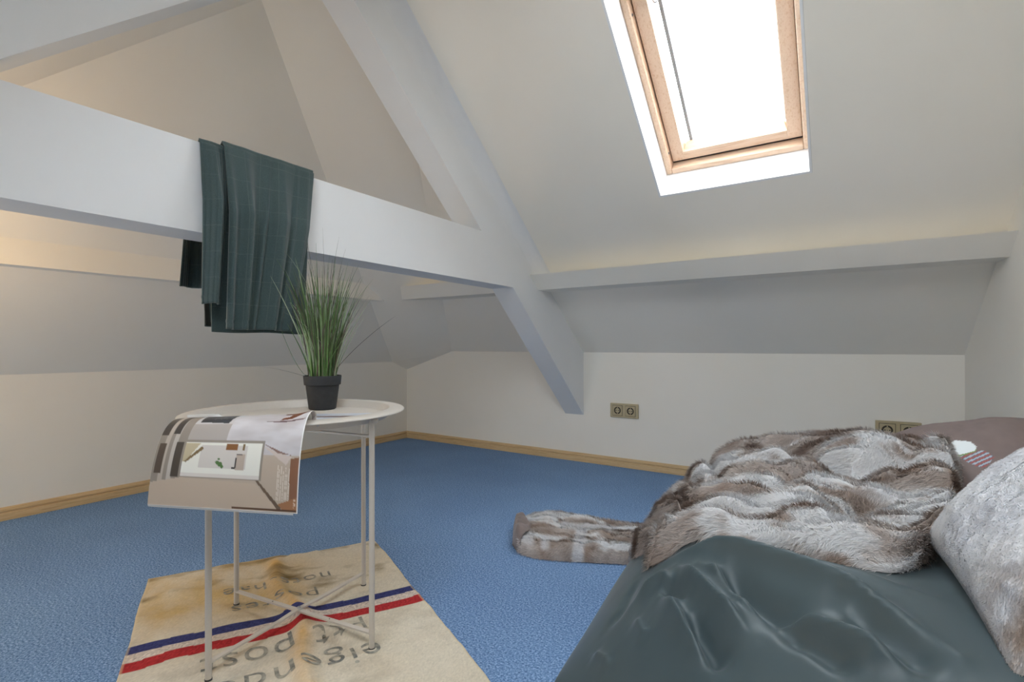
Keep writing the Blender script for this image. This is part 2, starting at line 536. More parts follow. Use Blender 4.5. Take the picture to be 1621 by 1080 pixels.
# plaster cove between the rafter face and the slope
r = 0.055
cov = []
for yy in (2.262, 1.75, YR):
    zc = zslope(yy)
    row = []
    for q in np.linspace(0, 1, 9):
        a = q * math.pi / 2
        du = r * (1 - math.cos(a)) ; dw = r * (1 - math.sin(a))
        row.append((XT + du - 0.0005, yy - dw * math.sin(ANG) * 1.0, zc - dw * math.cos(ANG)))
    cov.append(row)
o = grid_mesh('cove', np.array(cov), M['beam'], None); world_child(o, tr_root)

# purlins
PY, PZ0 = 2.212, 0.964
prof = [(PY, PZ0), (PY - 0.078, 1.032), (2.42, 1.032), (2.42, PZ0)]     # boarded face parallel to the slope, ledge on top
p_root = st(empty('trim_2', (0, PY, PZ0))); p_root['label'] = 'white boxed purlin below the skylight'
o = MB().prism(prof, 'x', XT, 0.5).build('purlin', M['paint']); fixnormals(o); world_child(o, p_root)
o = MB().prism(prof, 'x', -2.45, XTB).build('purlin', M['paint']); fixnormals(o); world_child(o, p_root)
p_root = st(empty('trim_3', (-2.366, YR, PZ0))); p_root['label'] = 'boxed purlin along the left hip slope'
prof = [(-2.366, 0.957), (-2.366, 1.10), (-2.62, 1.10), (-2.62, 0.957)]
o = MB().prism(prof, 'y', -0.29, 2.25).build('purlin', M['paint']); fixnormals(o); world_child(o, p_root)
p_root = st(empty('trim_4', (0, 2 * YR - PY, PZ0))); p_root['label'] = 'boxed purlin on the opposite slope'
prof = [(2 * YR - y, z) for y, z in [(PY, PZ0), (PY - 0.078, 1.032), (2.42, 1.032), (2.42, PZ0)]]
o = MB().prism(prof, 'x', XT, 0.6).build('purlin', M['paint']); fixnormals(o); world_child(o, p_root)

# skirting: ogee profile
def skirting(name, mat, pts):
    """profile (d out of the wall, z) swept straight"""
    prof = [(0, 0), (0.016, 0), (0.016, 0.024), (0.0145, 0.0275), (0.0085, 0.029), (0.0080, 0.0325), (0.0125, 0.0355), (0.0115, 0.041), (0.0075, 0.047), (0.004, 0.0495), (0, 0.050)]
    v = []; f = []
    for (x, y), (nx, ny) in pts:
        for d, z in prof: v.append((x + nx * d, y + ny * d, z))
    n = len(prof)
    for i in range(n):
        f.append((i, (i + 1) % n, n + (i + 1) % n, n + i))
    f += [tuple(range(n))[::-1], tuple(range(n, 2 * n))]
    o = mesh(name, v, f, mat); fixnormals(o); smooth_by_angle(o, 35); st(o)
    return o
skirting('baseboard_back', M['skirt_x'], [((XL + 0.0005, YB), (0.95, -1)), ((0.375, YB), (0, -1))])['label'] = 'narrow pine skirting along the wall with the power points'
skirting('baseboard_left', M['skirt_y'], [((XL, YF), (1, 0)), ((XL, YB), (1, -1))])['label'] = 'narrow pine skirting along the left wall'

# ------------------------------------------------------------------ skylights
def skylight(name, x0, x1, mirror, label):
    F = make_frame(x0, SKY['y'], mirror)
    W = x1 - x0; LN = SKY['L']
    root = st(empty(name, F(W / 2, 0, 0))); root['label'] = label
    def put(o):
        fixnormals(o); world_child(o, root); return o
    # white lining boards of the reveal, flush with the opening
    D = 0.132
    t = LIN - 0.0005
    for bx in ((-t, 0, -t, LN + t), (W, W + t, -t, LN + t), (0, W, -t, 0), (0, W, LN, LN + t)):
        put(MB().box(bx[0], bx[1], bx[2], bx[3], -0.001, 0.25, F).build('lining', M['lining']))
    # fixed frame: ledge with rounded nose
    e = 0.022; w0, w1 = D, 0.245
    fx0, fx1, fy0, fy1 = 0.0, W, 0.0, LN
    for n_, bx, mt in (('frame_side', (fx0, fx0 + e, fy0, fy1), 'pine_y'), ('frame_side', (fx1 - e, fx1, fy0, fy1), 'pine_y'),
                       ('frame_end', (fx0 + e, fx1 - e, fy0, fy0 + e), 'pine_x'), ('frame_end', (fx0 + e, fx1 - e, fy1 - e, fy1), 'pine_x')):
        o = put(MB().box(bx[0], bx[1], bx[2], bx[3], w0, w1, F).build(n_, M[mt], bevel=0.004, seg=3))
    # sash: four members with a stepped inner edge, set back in the frame with a dark joint
    g = 0.004
    sx0, sx1, sy0, sy1 = e + g, W - e - g, e + g + 0.008, LN - 0.085
    sw0, sw1 = 0.166, 0.235
    sw = 0.046
    def member(nm, p, mt):
        # p: face quad (outer pair, inner pair) mitre-free; inner chamfer towards the pane
        return put(p.build(nm, M[mt], bevel=0.0012, seg=2))
    m1 = MB().box(sx0, sx0 + sw, sy0, sy1, sw0, sw1, F); member('sash_stile', m1, 'pine_y')
    m1 = MB().box(sx1 - sw, sx1, sy0, sy1, sw0, sw1, F); member('sash_stile', m1, 'pine_y')
    m1 = MB().box(sx0 + sw, sx1 - sw, sy0, sy0 + 0.034, sw0, sw1, F); member('sash_rail', m1, 'pine_x')
    m1 = MB().box(sx0 + sw, sx1 - sw, sy1 - 0.045, sy1, sw0, sw1, F); member('sash_rail', m1, 'pine_x')
    # glazing beads, sloping in to the pane
    def bead(u0, u1, v0, v1, du, dv):
        p = [F(*q) for q in ((u0, v0, sw0 + 0.006), (u1, v1, sw0 + 0.006), (u1 + du[1], v1 + dv[1], 0.206), (u0 + du[0], v0 + dv[0], 0.206),
                             (u0, v0, 0.215), (u1, v1, 0.215))]
        return MB().add(p, [(0, 1, 2, 3), (3, 2, 5, 4), (0, 3, 4), (1, 5, 2), (0, 4, 5, 1)])
    ix0, ix1, iy0, iy1 = sx0 + sw, sx1 - sw, sy0 + 0.034, sy1 - 0.045
    put(bead(ix0, ix1, iy0, iy0, (0.012, -0.012), (0.020, 0.020)).build('glazing_bead', M['pine_x']))
    put(bead(ix0, ix1, iy1, iy1, (0.012, -0.012), (-0.010, -0.010)).build('glazing_bead', M['pine_x']))
    put(bead(ix0, ix0, iy0, iy1, (0.004, 0.004), (0.004, -0.004)).build('glazing_bead', M['pine_y']))
    put(bead(ix1, ix1, iy0, iy1, (-0.004, -0.004), (0.004, -0.004)).build('glazing_bead', M['pine_y']))
    put(MB().box(ix0 - 0.005, ix1 + 0.005, iy0 - 0.005, iy1 + 0.005, 0.216, 0.220, F).build('pane', M['glass']))
    gk = put(MB().box(ix0 + 0.022, ix0 + 0.034, iy0 + 0.018, iy1 - 0.004, 0.206, 0.216, F).build('gasket', M['gasket']))
    put(MB().box(ix1 - 0.006, ix1 - 0.003, iy0 + 0.018, iy1 - 0.004, 0.206, 0.216, F).build('gasket', M['gasket']))
    # dark strips added so the gap between frame and sash looks shaded
    for bx in ((e, sx0, e, sy1), (sx1, W - e, e, sy1), (sx0, sx1, e, sy0)):
        put(MB().box(bx[0], bx[1], bx[2], bx[3], 0.178, 0.20, F).build('dark_joint_strip', M['dark_steel']))
    # ventilation flap above the sash
    put(MB().box(e + g, W - e - g, sy1 + 0.004, LN - e - 0.002, 0.150, 0.20, F).build('vent_flap', M['vent'], bevel=0.004))
    # frame screws and the small blind hook
    for v in (0.085, 0.60):
        p0 = F(e - 0.001, v, 0.149); p1 = F(e + 0.0015, v, 0.149)
        put(MB().tube([p0, p1], 0.0055, 14).build('screw', M['steel']))
        put(MB().tube([F(e + 0.001, v, 0.149), F(e + 0.003, v, 0.149)], 0.0032, 10).build('screw_recess', M['dark_steel']))
    hk = [F(ix0 + 0.012, iy1 - 0.006, 0.195), F(ix0 + 0.012, iy1 - 0.022, 0.190), F(ix0 + 0.016, iy1 - 0.030, 0.186), F(ix0 + 0.024, iy1 - 0.030, 0.186), F(ix0 + 0.027, iy1 - 0.022, 0.188)]
    put(MB().tube(hk, 0.0028, 8).build('hook', M['steel']))
    # daylight portal: guides the sky's own light through the opening
    ld = bpy.data.lights.new('skylight_portal', 'AREA'); ld.shape = 'RECTANGLE'; ld.size = W; ld.size_y = LN
    ld.cycles.is_portal = True
    lo = bpy.data.objects.new('skylight_portal', ld); C.objects.link(lo)
    c = F(W / 2, LN / 2, 0.26); lo.location = c
    nrm = (F(0, 0, -1) - F(0, 0, 0))
    lo.rotation_euler = nrm.to_track_quat('-Z', 'Y').to_euler()
    return root
skylight('window_1', SKY['x0'], SKY['x1'], False, 'pine framed skylight with a white reveal in the sloping ceiling')
skylight('fill_window_2', *FILLSKY[0], True, 'unseen pine framed skylight added for fill light in the opposite slope, right of its pair')  # this pair is added out of view to lift the shadows
skylight('fill_window_3', *FILLSKY[1], True, 'unseen pine framed skylight added for fill light in the opposite slope, nearer the truss')

# unseen low casement added in the knee wall to light the bay beyond the truss
def fill_casement():
    q = FILLWIN; W = q['x1'] - q['x0']; H = q['z1'] - q['z0']
    root = st(empty('fill_window_4', ((q['x0'] + q['x1']) / 2, YF - 0.15, q['z0']))); root['label'] = 'unseen low pine casement added for fill light in the knee wall behind the viewer'
    for bx, mt in (((-W / 2, -W / 2 + 0.05, 0, H), 'pine_y'), ((W / 2 - 0.05, W / 2, 0, H), 'pine_y'), ((-W / 2 + 0.05, W / 2 - 0.05, 0, 0.05), 'pine_x'), ((-W / 2 + 0.05, W / 2 - 0.05, H - 0.05, H), 'pine_x')):
        MB().box(bx[0], bx[1], -0.03, 0.03, bx[2], bx[3]).build('frame_member', M[mt], root, bevel=0.003)
    MB().box(-W / 2 + 0.045, W / 2 - 0.045, -0.002, 0.002, 0.045, H - 0.045).build('pane', M['glass'], root)
    ld = bpy.data.lights.new('fill_window_portal', 'AREA'); ld.shape = 'RECTANGLE'; ld.size = W; ld.size_y = H; ld.cycles.is_portal = True
    lo = bpy.data.objects.new('fill_window_portal', ld); C.objects.link(lo)
    lo.location = ((q['x0'] + q['x1']) / 2, YF - 0.2, (q['z0'] + q['z1']) / 2); lo.rotation_euler = (math.radians(90), 0, 0)
    lo.rotation_euler = Vector((0, 1, 0)).to_track_quat('-Z', 'Y').to_euler()
fill_casement()

# ------------------------------------------------------------------ unseen fill lamp added to brighten the left bay
def pendant():
    x, y, zc, zg = -1.92, 0.20, 1.44, 0.90
    root = tag(empty('fill_lamp', (x, y, zc)), 'unseen opal globe pendant added as fill light for the bay beyond the truss', 'lamp')
    MB().lathe([(0, 0.06), (0.035, 0.06), (0.038, -0.015), (0.03, -0.022), (0, -0.022)], 32).build('canopy', M['lining'], root)
    MB().tube([(0, 0, -0.02), (0, 0, zg - zc + 0.075)], 0.0025, 8).build('cord', M['lining'], root)
    MB().lathe([(0, 0.03), (0.016, 0.03), (0.02, 0.0), (0.02, -0.02), (0, -0.02)], 24, (0, 0, zg - zc + 0.07)).build('holder', M['lining'], root)
    m, N, L, b = new_mat('fill_lamp_glass', (0.9, 0.88, 0.84, 1), 0.3)
    b.inputs['Emission Color'].default_value = (1.0, 0.70, 0.38, 1); b.inputs['Emission Strength'].default_value = 47.0
    prof = [(0.06 * math.sin(a), -0.06 * math.cos(a)) for a in np.linspace(0, math.pi * 0.92, 20)]
    MB().lathe(prof, 32, (0, 0, zg - zc)).build('globe', m, root)
pendant()

# ------------------------------------------------------------------ side table
TC = (-1.113, 0.743)
TR = 0.226
LEG0 = math.atan2(0.766 - TC[1], -0.887 - TC[0]) + math.radians(2.2)
def side_table():
    root = tag(empty('side_table', (TC[0], TC[1], 0)), 'round cream metal tray table with four thin legs, standing on the mail sack', 'table')
    prof = [(0.0, 0.5085), (0.2025, 0.5085), (0.2050, 0.5093), (0.2065, 0.5110), (0.2125, 0.5262), (0.2140, 0.5282), (0.2165, 0.5292), (0.2465, 0.5270), (0.2492, 0.5258), (0.2502, 0.5235),
            (0.2490, 0.5222), (0.2200, 0.5232), (0.2175, 0.5215), (0.2100, 0.5065), (0.2075, 0.5050), (0.203, 0.5045), (0.0, 0.5045)]
    o = MB().lathe(prof, 96).build('tray', M['table'], root); smooth_by_angle(o, 33)
    ang0 = LEG0
    legs = []
    for k in range(4):
        a = ang0 + k * math.pi / 2
        p = (TR * math.cos(a), TR * math.sin(a)); legs.append(p)
        lg = MB().tube([(p[0], p[1], 0.006), (p[0], p[1], 0.5145)], 0.0063, 16).build('leg', M['table'], root)
        MB().tube([(p[0], p[1], 0.0040), (p[0], p[1], 0.008)], 0.0072, 16).build('foot', M['dark_steel'], lg)
        # ball stud under the rim that carries the tray
        q = (p[0] * 1.03, p[1] * 1.03)
        sv = [(0.0, 0.0), (0.006, 0.001), (0.0085, 0.005), (0.0085, 0.009), (0.006, 0.013), (0.0, 0.014)]
        MB().lathe(sv, 14, (p[0] * 1.035, p[1] * 1.035, 0.5085)).build('stud', M['table'], lg)
    def bar(a, b, z, dz, nm):
        a = Vector((a[0], a[1], z)); b_ = Vector((b[0], b[1], z + dz * 0))
        d = (b_ - a).normalized(); s = Vector((-d.y, d.x, 0)) * 0.0055; u = Vector((0, 0, 0.002))
        n = 9; v = []; f = []
        for i in range(n):
            t = i / (n - 1); c = a.lerp(b_, t) + Vector((0, 0, dz * math.exp(-((t - 0.5) / 0.07) ** 2)))
            v += [c - s - u, c + s - u, c + s + u, c - s + u]
        for i in range(n - 1):
            for j in range(4): f.append((4 * i + j, 4 * i + (j + 1) % 4, 4 * i + 4 + (j + 1) % 4, 4 * i + 4 + j))
        f += [(0, 1, 2, 3), (4 * n - 1, 4 * n - 2, 4 * n - 3, 4 * n - 4)]
        o = mesh(nm, v, f, M['table'], root); fixnormals(o)
    for z in (0.040, 0.479):
        bar(legs[0], legs[2], z, 0.0, 'cross_bar'); bar(legs[1], legs[3], z, 0.0045, 'cross_bar')
    MB().lathe([(0, 0.0), (0.0045, 0.0), (0.0045, 0.009), (0.003, 0.0105), (0, 0.0105)], 12, (0, 0, 0.0385)).build('rivet', M['steel'], root)
    for k in (0.30, 0.72):
        p = [legs[2][i] * (1 - k) + legs[0][i] * k for i in (0, 1)]
        MB().lathe([(0, 0), (0.0015, 0), (0.0015, 0.0006), (0, 0.0006)], 8, (p[0], p[1], 0.042)).build('hole', M['dark_steel'], root)
    return root
side_table()

# ------------------------------------------------------------------ potted grass
def potted_grass():
    c = CAMP + FWD * 1.392 + RGT * (-0.518)
    root = tag(empty('potted_grass', (c[0], c[1], 0.5088)), 'potted artificial grass in a small charcoal pot on the tray table', 'plant')
    H = 0.092
    prof = [(0, 0.0), (0.033, 0.0), (0.0355, 0.002), (0.0435, H * 0.72), (0.0475, H * 0.73), (0.0495, H - 0.002), (0.0485, H), (0.0462, H), (0.0455, H - 0.004), (0.044, H - 0.016), (0, H - 0.016)]
    o = MB().lathe(prof, 48).build('pot', M['pot'], root); smooth_by_angle(o, 35)
    MB().lathe([(0, H - 0.010), (0.025, H - 0.009), (0.0450, H - 0.013)], 32).build('soil', M['soil'], root)
    greens = []
    for i, (c0, c1) in enumerate([((0.055, 0.13, 0.025), (0.11, 0.19, 0.06)), ((0.10, 0.21, 0.045), (0.20, 0.31, 0.12)), ((0.16, 0.27, 0.08), (0.30, 0.38, 0.20)),
                                  ((0.05, 0.085, 0.03), (0.09, 0.10, 0.06)), ((0.11, 0.075, 0.05), (0.12, 0.10, 0.075)), ((0.30, 0.36, 0.22), (0.36, 0.40, 0.29))]):
        greens.append(noisy('grass_green_%d' % i, c0 + (1,), c1 + (1,), 9, 0.45, 0.4, 0, stretch=(1, 1, 1.5)))
    rg, fw = Vector(RGT), Vector(FWD)
    def blade(base, tipoff, rise, bend, w, mat, droop=0.0):
        n = 11
        v = []; f = []
        d = Vector((tipoff[0], tipoff[1], 0))
        side = Vector((-d.y, d.x, 0)); side = side.normalized() if side.length > 1e-5 else Vector((1, 0, 0))
        side = (side * 0.5 + rg * random.choice((-1, 1)) * 0.8).normalized()
        for i in range(n + 1):
            t = i / n
            p = Vector(base) + d * (t ** bend) + Vector((0, 0, rise * (t - droop * t * t * t)))
            ww = w * (0.75 + 0.5 * t) * (1 - t ** 2.2) + 0.00015
            v += [p - side * ww, p + fw * (-0.35 * ww), p + side * ww]
        for i in range(n):
            f += [(3 * i, 3 * i + 1, 3 * i + 4, 3 * i + 3), (3 * i + 1, 3 * i + 2, 3 * i + 5, 3 * i + 4)]
        mesh('blade', v, f, mat, root, True)
    R = random.Random(5)
    for i in range(215):
        a = R.uniform(0, 2 * math.pi); rr = 0.036 * math.sqrt(R.random())
        base = (rr * math.cos(a), rr * math.sin(a), H - 0.014)
        h = R.choice((R.uniform(0.13, 0.24), R.uniform(0.2, 0.29), R.uniform(0.24, 0.33)))
        sp = abs(R.gauss(0.0, 0.032)) + 0.010 + rr * 0.7
        a2 = a + R.gauss(0, 0.5)
        if sp * math.cos(a2) < -0.045: sp *= 0.5
        mi = R.choices(range(6), (6, 4, 3, 6, 6, 2))[0]
        blade(base, (sp * math.cos(a2), sp * math.sin(a2)), h, R.uniform(1.3, 2.6), R.uniform(0.0011, 0.0019), greens[mi])
    # the long outliers, by direction in the picture
    def lb(lat, dep, rise, bend, w, mi, droop=0.0, b0=(0, 0)):
        o = rg * lat + fw * dep
        base = rg * b0[0] + fw * b0[1]
        blade((base.x, base.y, H - 0.012), (o.x, o.y), rise, bend, w, greens[mi], droop)
    lb(0.175, 0.02, 0.185, 1.25, 0.0011, 4, 0.05, (0.02, 0))
    lb(0.11, -0.01, 0.24, 1.5, 0.0012, 3, 0.05, (0.02, 0)); lb(0.115, 0.01, 0.29, 1.8, 0.0010, 2, 0.05, (0.02, 0))
    lb(-0.175, 0.0, 0.055, 0.95, 0.0010, 4, 0.35, (-0.015, 0)); lb(-0.095, -0.02, 0.19, 0.55, 0.0011, 0, 0.05, (-0.025, 0))
    lb(-0.10, -0.05, 0.36, 2.6, 0.0009, 5, 0.02, (0.01, 0)); lb(-0.135, -0.02, 0.27, 2.2, 0.0009, 5, 0.04, (0.0, 0))
    lb(-0.115, -0.05, 0.215, 1.9, 0.0012, 5, 0.15, (0.03, 0)); lb(-0.05, 0.0, 0.40, 2.2, 0.0008, 3, 0.0, (0.0, 0)); lb(-0.01, 0.0, 0.415, 2.0, 0.0007, 4, 0, (0.01, 0))
    lb(0.035, 0.0, 0.39, 2.2, 0.0008, 3, 0.0, (0.01, 0)); lb(0.05, 0.01, 0.36, 2.0, 0.0008, 4, 0, (0.01, 0)); lb(-0.03, 0.0, 0.375, 1.6, 0.0008, 4, 0, (-0.01, 0))
    lb(0.02, 0.0, 0.345, 1.8, 0.0008, 1, 0, (0.0, 0)); lb(-0.065, 0.01, 0.31, 1.6, 0.0010, 3, 0, (-0.015, 0)); lb(0.0, -0.02, 0.37, 1.8, 0.0009, 0, 0, (-0.01, 0))
    lb(0.03, -0.02, 0.33, 1.6, 0.0009, 4, 0, (0.01, 0)); lb(-0.08, 0.0, 0.235, 1.4, 0.0010, 4, 0, (-0.02, 0))
    return root
potted_grass()

# ------------------------------------------------------------------ magazine draped over the tray edge
def magazine():
    # spine direction and profile direction in plan
    cr = CAMP + FWD * 1.000 + RGT * (-0.400); cl = CAMP + FWD * 0.975 + RGT * (-0.668)
    root = tag(empty('magazine', (cr[0], cr[1], 0.50)), 'open glossy interior magazine drooping over the edge of the tray table', 'magazine')
    e_s = (cr - cl); LS = np.linalg.norm(e_s); e_s = e_s / LS
    e_p = np.array([e_s[1], -e_s[0], 0.0]);                       # away from the table, towards the viewer
    if np.dot(e_p, FWD) > 0: e_p = -e_p
    LS = 0.252
    org = cl + e_s * (np.linalg.norm(cr - cl) - LS)
    # profile of the hanging page: (out, z)
    prof = resample([(-0.052, 0.5175), (-0.056, 0.532), (-0.044, 0.5435), (-0.020, 0.5445), (0.004, 0.5390), (0.024, 0.525), (0.040, 0.501), (0.052, 0.468), (0.060, 0.430), (0.066, 0.385)], 150)
    n_s = 200
    S = np.linspace(0, 1, n_s)
    P = np.zeros((len(prof), n_s, 3))
    T = np.linspace(0, 1, len(prof))
    for j, s in enumerate(S):
        drop = 0.028 * sstep(0, 1, T) * (s - 0.55)        # right corner hangs a little lower
        fl = 0.012 * (1 - s) * sstep(0.3, 1, T)           # left end swings out
        P[:, j] = org + e_s * (s * LS) + e_p * (prof[:, 0] + fl)[:, None]
        P[:, j, 2] = prof[:, 1] - drop - 0.010 * (1 - s) * (1 - T) * (T < 0.95)
        lift = 0.006 * sstep(0.85, 1, s) * np.exp(-((T - 0.22) / 0.15) ** 2)
        P[:, j, 2] += lift
    rr = np.hypot(P[:, :, 0] - TC[0], P[:, :, 1] - TC[1])
    P[:, :, 2] = np.maximum(P[:, :, 2], np.where(rr < 0.262, np.interp(rr, [0, 0.2025, 0.2065, 0.214, 0.2505, 0.262], [0.5085, 0.5085, 0.511, 0.5285, 0.527, 0.516]) + 0.0078, 0))
    # print on the page
    s_, t_ = np.meshgrid(S, T)
    # picture coordinates follow the visible part of the page (t from crest to foot)
    t_ = np.clip((t_ - 0.18) / 0.82, -0.3, 1)
    col = np.zeros(s_.shape + (3,))
    def lin(*c): return np.array(srgb(*c)[:3])
    col[:] = lin(196, 186, 176)
    g = sstep(0.0, 0.6, t_)[..., None]
    col[:] = lin(205, 203, 204) * (1 - g) + lin(188, 170, 152) * g
    def poly(pts, c, soft=None):
        pts = np.array(pts); ins = np.zeros(s_.shape, bool)
        j = len(pts) - 1
        for i in range(len(pts)):
            xi, yi = pts[i]; xj, yj = pts[j]
            ins ^= ((yi > t_) != (yj > t_)) & (s_ < (xj - xi) * (t_ - yi) / (yj - yi + 1e-12) + xi)
            j = i
        col[ins] = lin(*c)
    rect = lambda a, b, c, d, k: poly([(a, c), (b, c), (b, d), (a, d)], k)
    # wall of panels on the left
    rect(0, 0.19, -0.3, 0.80, (150, 138, 126)); rect(0.045, 0.075, -0.3, 0.80, (186, 172, 158)); rect(0.10, 0.13, -0.3, 0.84, (190, 180, 170))
    rect(0.0, 0.05, 0.06, 0.36, (78, 68, 60)); rect(0.015, 0.06, 0.44, 0.72, (92, 78, 66)); rect(0.08, 0.125, 0.0, 0.34, (70, 62, 56)); rect(0.125, 0.175, 0.42, 0.74, (84, 74, 64))
    rect(0.19, 0.62, 0.22, 0.44, (176, 166, 158))
    poly([(0.20, 0.0), (0.45, -0.05), (0.43, 0.21), (0.22, 0.19)], (66, 66, 68))
    for k in range(9): rect(0.30 + 0.014 * k, 0.306 + 0.014 * k, 0.05, 0.11 + 0.03 * (k % 3 == 0), (120, 120, 122))
    # bed linen, soft white folds
    wv = (fbm(s_ * 5 + t_ * 3, t_ * 9 - s_ * 2, 3) * 0.5 + 0.5)[..., None]
    reg = ((s_ > 0.46) & (t_ < 0.52) & (s_ + 0.25 * t_ > 0.5))
    col[reg] = (lin(222, 218, 220) * wv + lin(178, 168, 166) * (1 - wv))[reg]
    poly([(0.80, 0.0), (0.98, -0.06), (0.99, 0.02), (0.93, 0.10), (0.88, 0.15), (0.80, 0.17), (0.81, 0.13), (0.85, 0.11), (0.86, 0.05), (0.80, 0.05)], (120, 72, 48))
    poly([(0.70, 0.19), (0.98, 0.165), (0.985, 0.18), (0.80, 0.205)], (110, 84, 84))
    poly([(0.72, 0.44), (0.90, 0.60), (0.94, 0.53), (0.84, 0.50)], (206, 190, 180)); poly([(0.72, 0.42), (0.86, 0.49), (0.94, 0.52), (0.84, 0.505)], (140, 112, 102))
    # lit niche
    rect(0.175, 0.735, 0.40, 0.74, (150, 138, 126)); rect(0.19, 0.72, 0.425, 0.70, (236, 232, 220)); rect(0.30, 0.62, 0.445, 0.655, (214, 205, 196))
    poly([(0.19, 0.43), (0.29, 0.43), (0.21, 0.60), (0.19, 0.60)], (196, 180, 148)); poly([(0.30, 0.46), (0.32, 0.48), (0.21, 0.61), (0.20, 0.60)], (128, 104, 70))
    rect(0.47, 0.55, 0.435, 0.49, (138, 92, 52)); rect(0.585, 0.60, 0.435, 0.49, (130, 104, 70)); rect(0.55, 0.61, 0.52, 0.66, (190, 172, 156))
    rect(0.545, 0.553, 0.55, 0.64, (70, 62, 58)); rect(0.525, 0.55, 0.635, 0.65, (58, 52, 48)); rect(0.55, 0.59, 0.52, 0.53, (70, 62, 58))
    for (a, b_, r_) in ((0.425, 0.60, 0.013), (0.445, 0.615, 0.015), (0.43, 0.57, 0.008), (0.458, 0.635, 0.011)):
        mk = ((s_ - a) ** 2 + ((t_ - b_) * 0.75) ** 2) < r_ ** 2; col[mk] = lin(92, 122, 70)
    rect(0.19, 0.72, 0.70, 0.735, (222, 212, 202))
    # floor and the dark edge running to the corner
    poly([(0.0, 0.80), (0.19, 0.745), (0.70, 0.77), (0.87, 0.985), (0.0, 1.01)], (196, 176, 156))
    poly([(0.70, 0.745), (0.715, 0.74), (0.885, 0.96), (0.87, 0.99)], (112, 92, 76))
    poly([(0.93, 0.55), (1.0, 0.53), (1.0, 0.97), (0.94, 0.97)], (140, 98, 74)); poly([(0.86, 0.93), (1.0, 0.86), (1.0, 0.985), (0.90, 0.985)], (164, 116, 82))
    rect(0.55, 1.0, 0.975, 0.99, (96, 66, 48))
    tx = (s_ > 0.845) & (s_ < 0.935) & (t_ > 0.60 + 0.03 * np.floor((s_ - 0.84) / 0.0137) % 0.05) & (t_ < 0.90) & (((s_ - 0.845) % 0.0137) < 0.0055) & (vnoise(t_ * 160, np.floor(s_ / 0.0137) * 7) > -0.55)
    col[tx] = lin(226, 214, 200)
    tx = (s_ > 0.965) & (s_ < 0.98) & (t_ > 0.88) & (t_ < 0.955) & (vnoise(t_ * 130, s_ * 90) > -0.1); col[tx] = lin(216, 190, 168)
    # white trim at the edges
    col[(s_ > 0.993) | (t_ > 0.994)] = lin(232, 230, 226)
    def loc(A): return A - np.array(root.location)
    o = grid_mesh('page', loc(P), M['print'], root, col)
    o['label'] = 'glossy printed page showing a panelled room'
    # thickness of the pages beneath, offset behind the top page
    nrm = grid_normals(P); 
    if nrm[80, 100, 2] < 0: nrm = -nrm
    Q1 = P - nrm * 0.0012; Q2 = P - nrm * 0.0062
    Q1[-1, :, 2] -= 0.0030; Q2[-1, :, 2] -= 0.0045
    sl = np.r_[0:len(prof) - 1:5, len(prof) - 1]
    ring_top = Q1[sl][:, ::8]; ring_bot = Q2[sl][:, ::8]
    a, b_ = ring_top.shape[:2]
    V = np.concatenate([ring_top.reshape(-1, 3), ring_bot.reshape(-1, 3)]) - np.array(root.location)
    V[:, :] = V
    f = []
    ix = lambda i, j, k: k * a * b_ + i * b_ + j
    for i in range(a - 1):
        for j in range(b_ - 1):
            f.append((ix(i, j, 0), ix(i, j + 1, 0), ix(i + 1, j + 1, 0), ix(i + 1, j, 0))); f.append((ix(i, j, 1), ix(i + 1, j, 1), ix(i + 1, j + 1, 1), ix(i, j + 1, 1)))
    for i in range(a - 1):
        for j in (0, b_ - 1): f.append((ix(i, j, 0), ix(i + 1, j, 0), ix(i + 1, j, 1), ix(i, j, 1)))
    for j in range(b_ - 1):
        for i in (0, a - 1): f.append((ix(i, j, 0), ix(i, j + 1, 0), ix(i, j + 1, 1), ix(i, j, 1)))
    o = mesh('page_block', V, f, M['paper'], root); fixnormals(o); smooth_by_angle(o, 40)
    # the facing pages lying in the tray
    prof2 = resample([(-0.0525, 0.5150), (-0.062, 0.5215), (-0.080, 0.5220), (-0.12, 0.5180), (-0.20, 0.5145), (-0.255, 0.5130)], 60)
    n2 = 120
    S2 = np.linspace(0, 1, n2)
    P2 = np.zeros((len(prof2), n2, 3))
    T2 = np.linspace(0, 1, len(prof2))
    for j, s in enumerate(S2):
        P2[:, j] = org + e_s[None, :] * (s * LS + 0.004 + 0.075 * T2 ** 0.8)[:, None] + e_p * (prof2[:, 0] - 0.012 * s * T2)[:, None]
        P2[:, j, 2] = prof2[:, 1]
    s2, t2 = np.meshgrid(S2, T2)
    c2 = np.zeros(s2.shape + (3,)); c2[:] = lin(202, 206, 214)
    wv = fbm(s2 * 4, t2 * 5, 3)[..., None] * 0.5 + 0.5
    c2[:] = lin(216, 220, 228) * wv + lin(168, 174, 186) * (1 - wv)
    def poly2(pts, c):
        nonlocal s_, t_, col
        s_, t_, col = s2, t2, c2
        poly_local(pts, c)
    def poly_local(pts, c):
        pts = np.array(pts); ins = np.zeros(s2.shape, bool); j = len(pts) - 1
        for i in range(len(pts)):
            xi, yi = pts[i]; xj, yj = pts[j]
            ins ^= ((yi > t2) != (yj > t2)) & (s2 < (xj - xi) * (t2 - yi) / (yj - yi + 1e-12) + xi); j = i
        c2[ins] = lin(*c)
    poly_local([(0.1, 0.35), (0.5, 0.30), (0.52, 0.36), (0.1, 0.45)], (84, 90, 98)); poly_local([(0.55, 0.62), (0.98, 0.55), (0.97, 0.72), (0.60, 0.70)], (122, 92, 84))
    poly_local([(0.86, 0.15), (1.0, 0.12), (1.0, 0.24), (0.9, 0.22)], (70, 60, 60)); poly_local([(0.0, 0.75), (0.35, 0.72), (0.33, 0.85), (0.0, 0.88)], (96, 104, 112))
    o = grid_mesh('page', loc(P2), M['print'], root, c2); solidify(o, 0.002, 0)
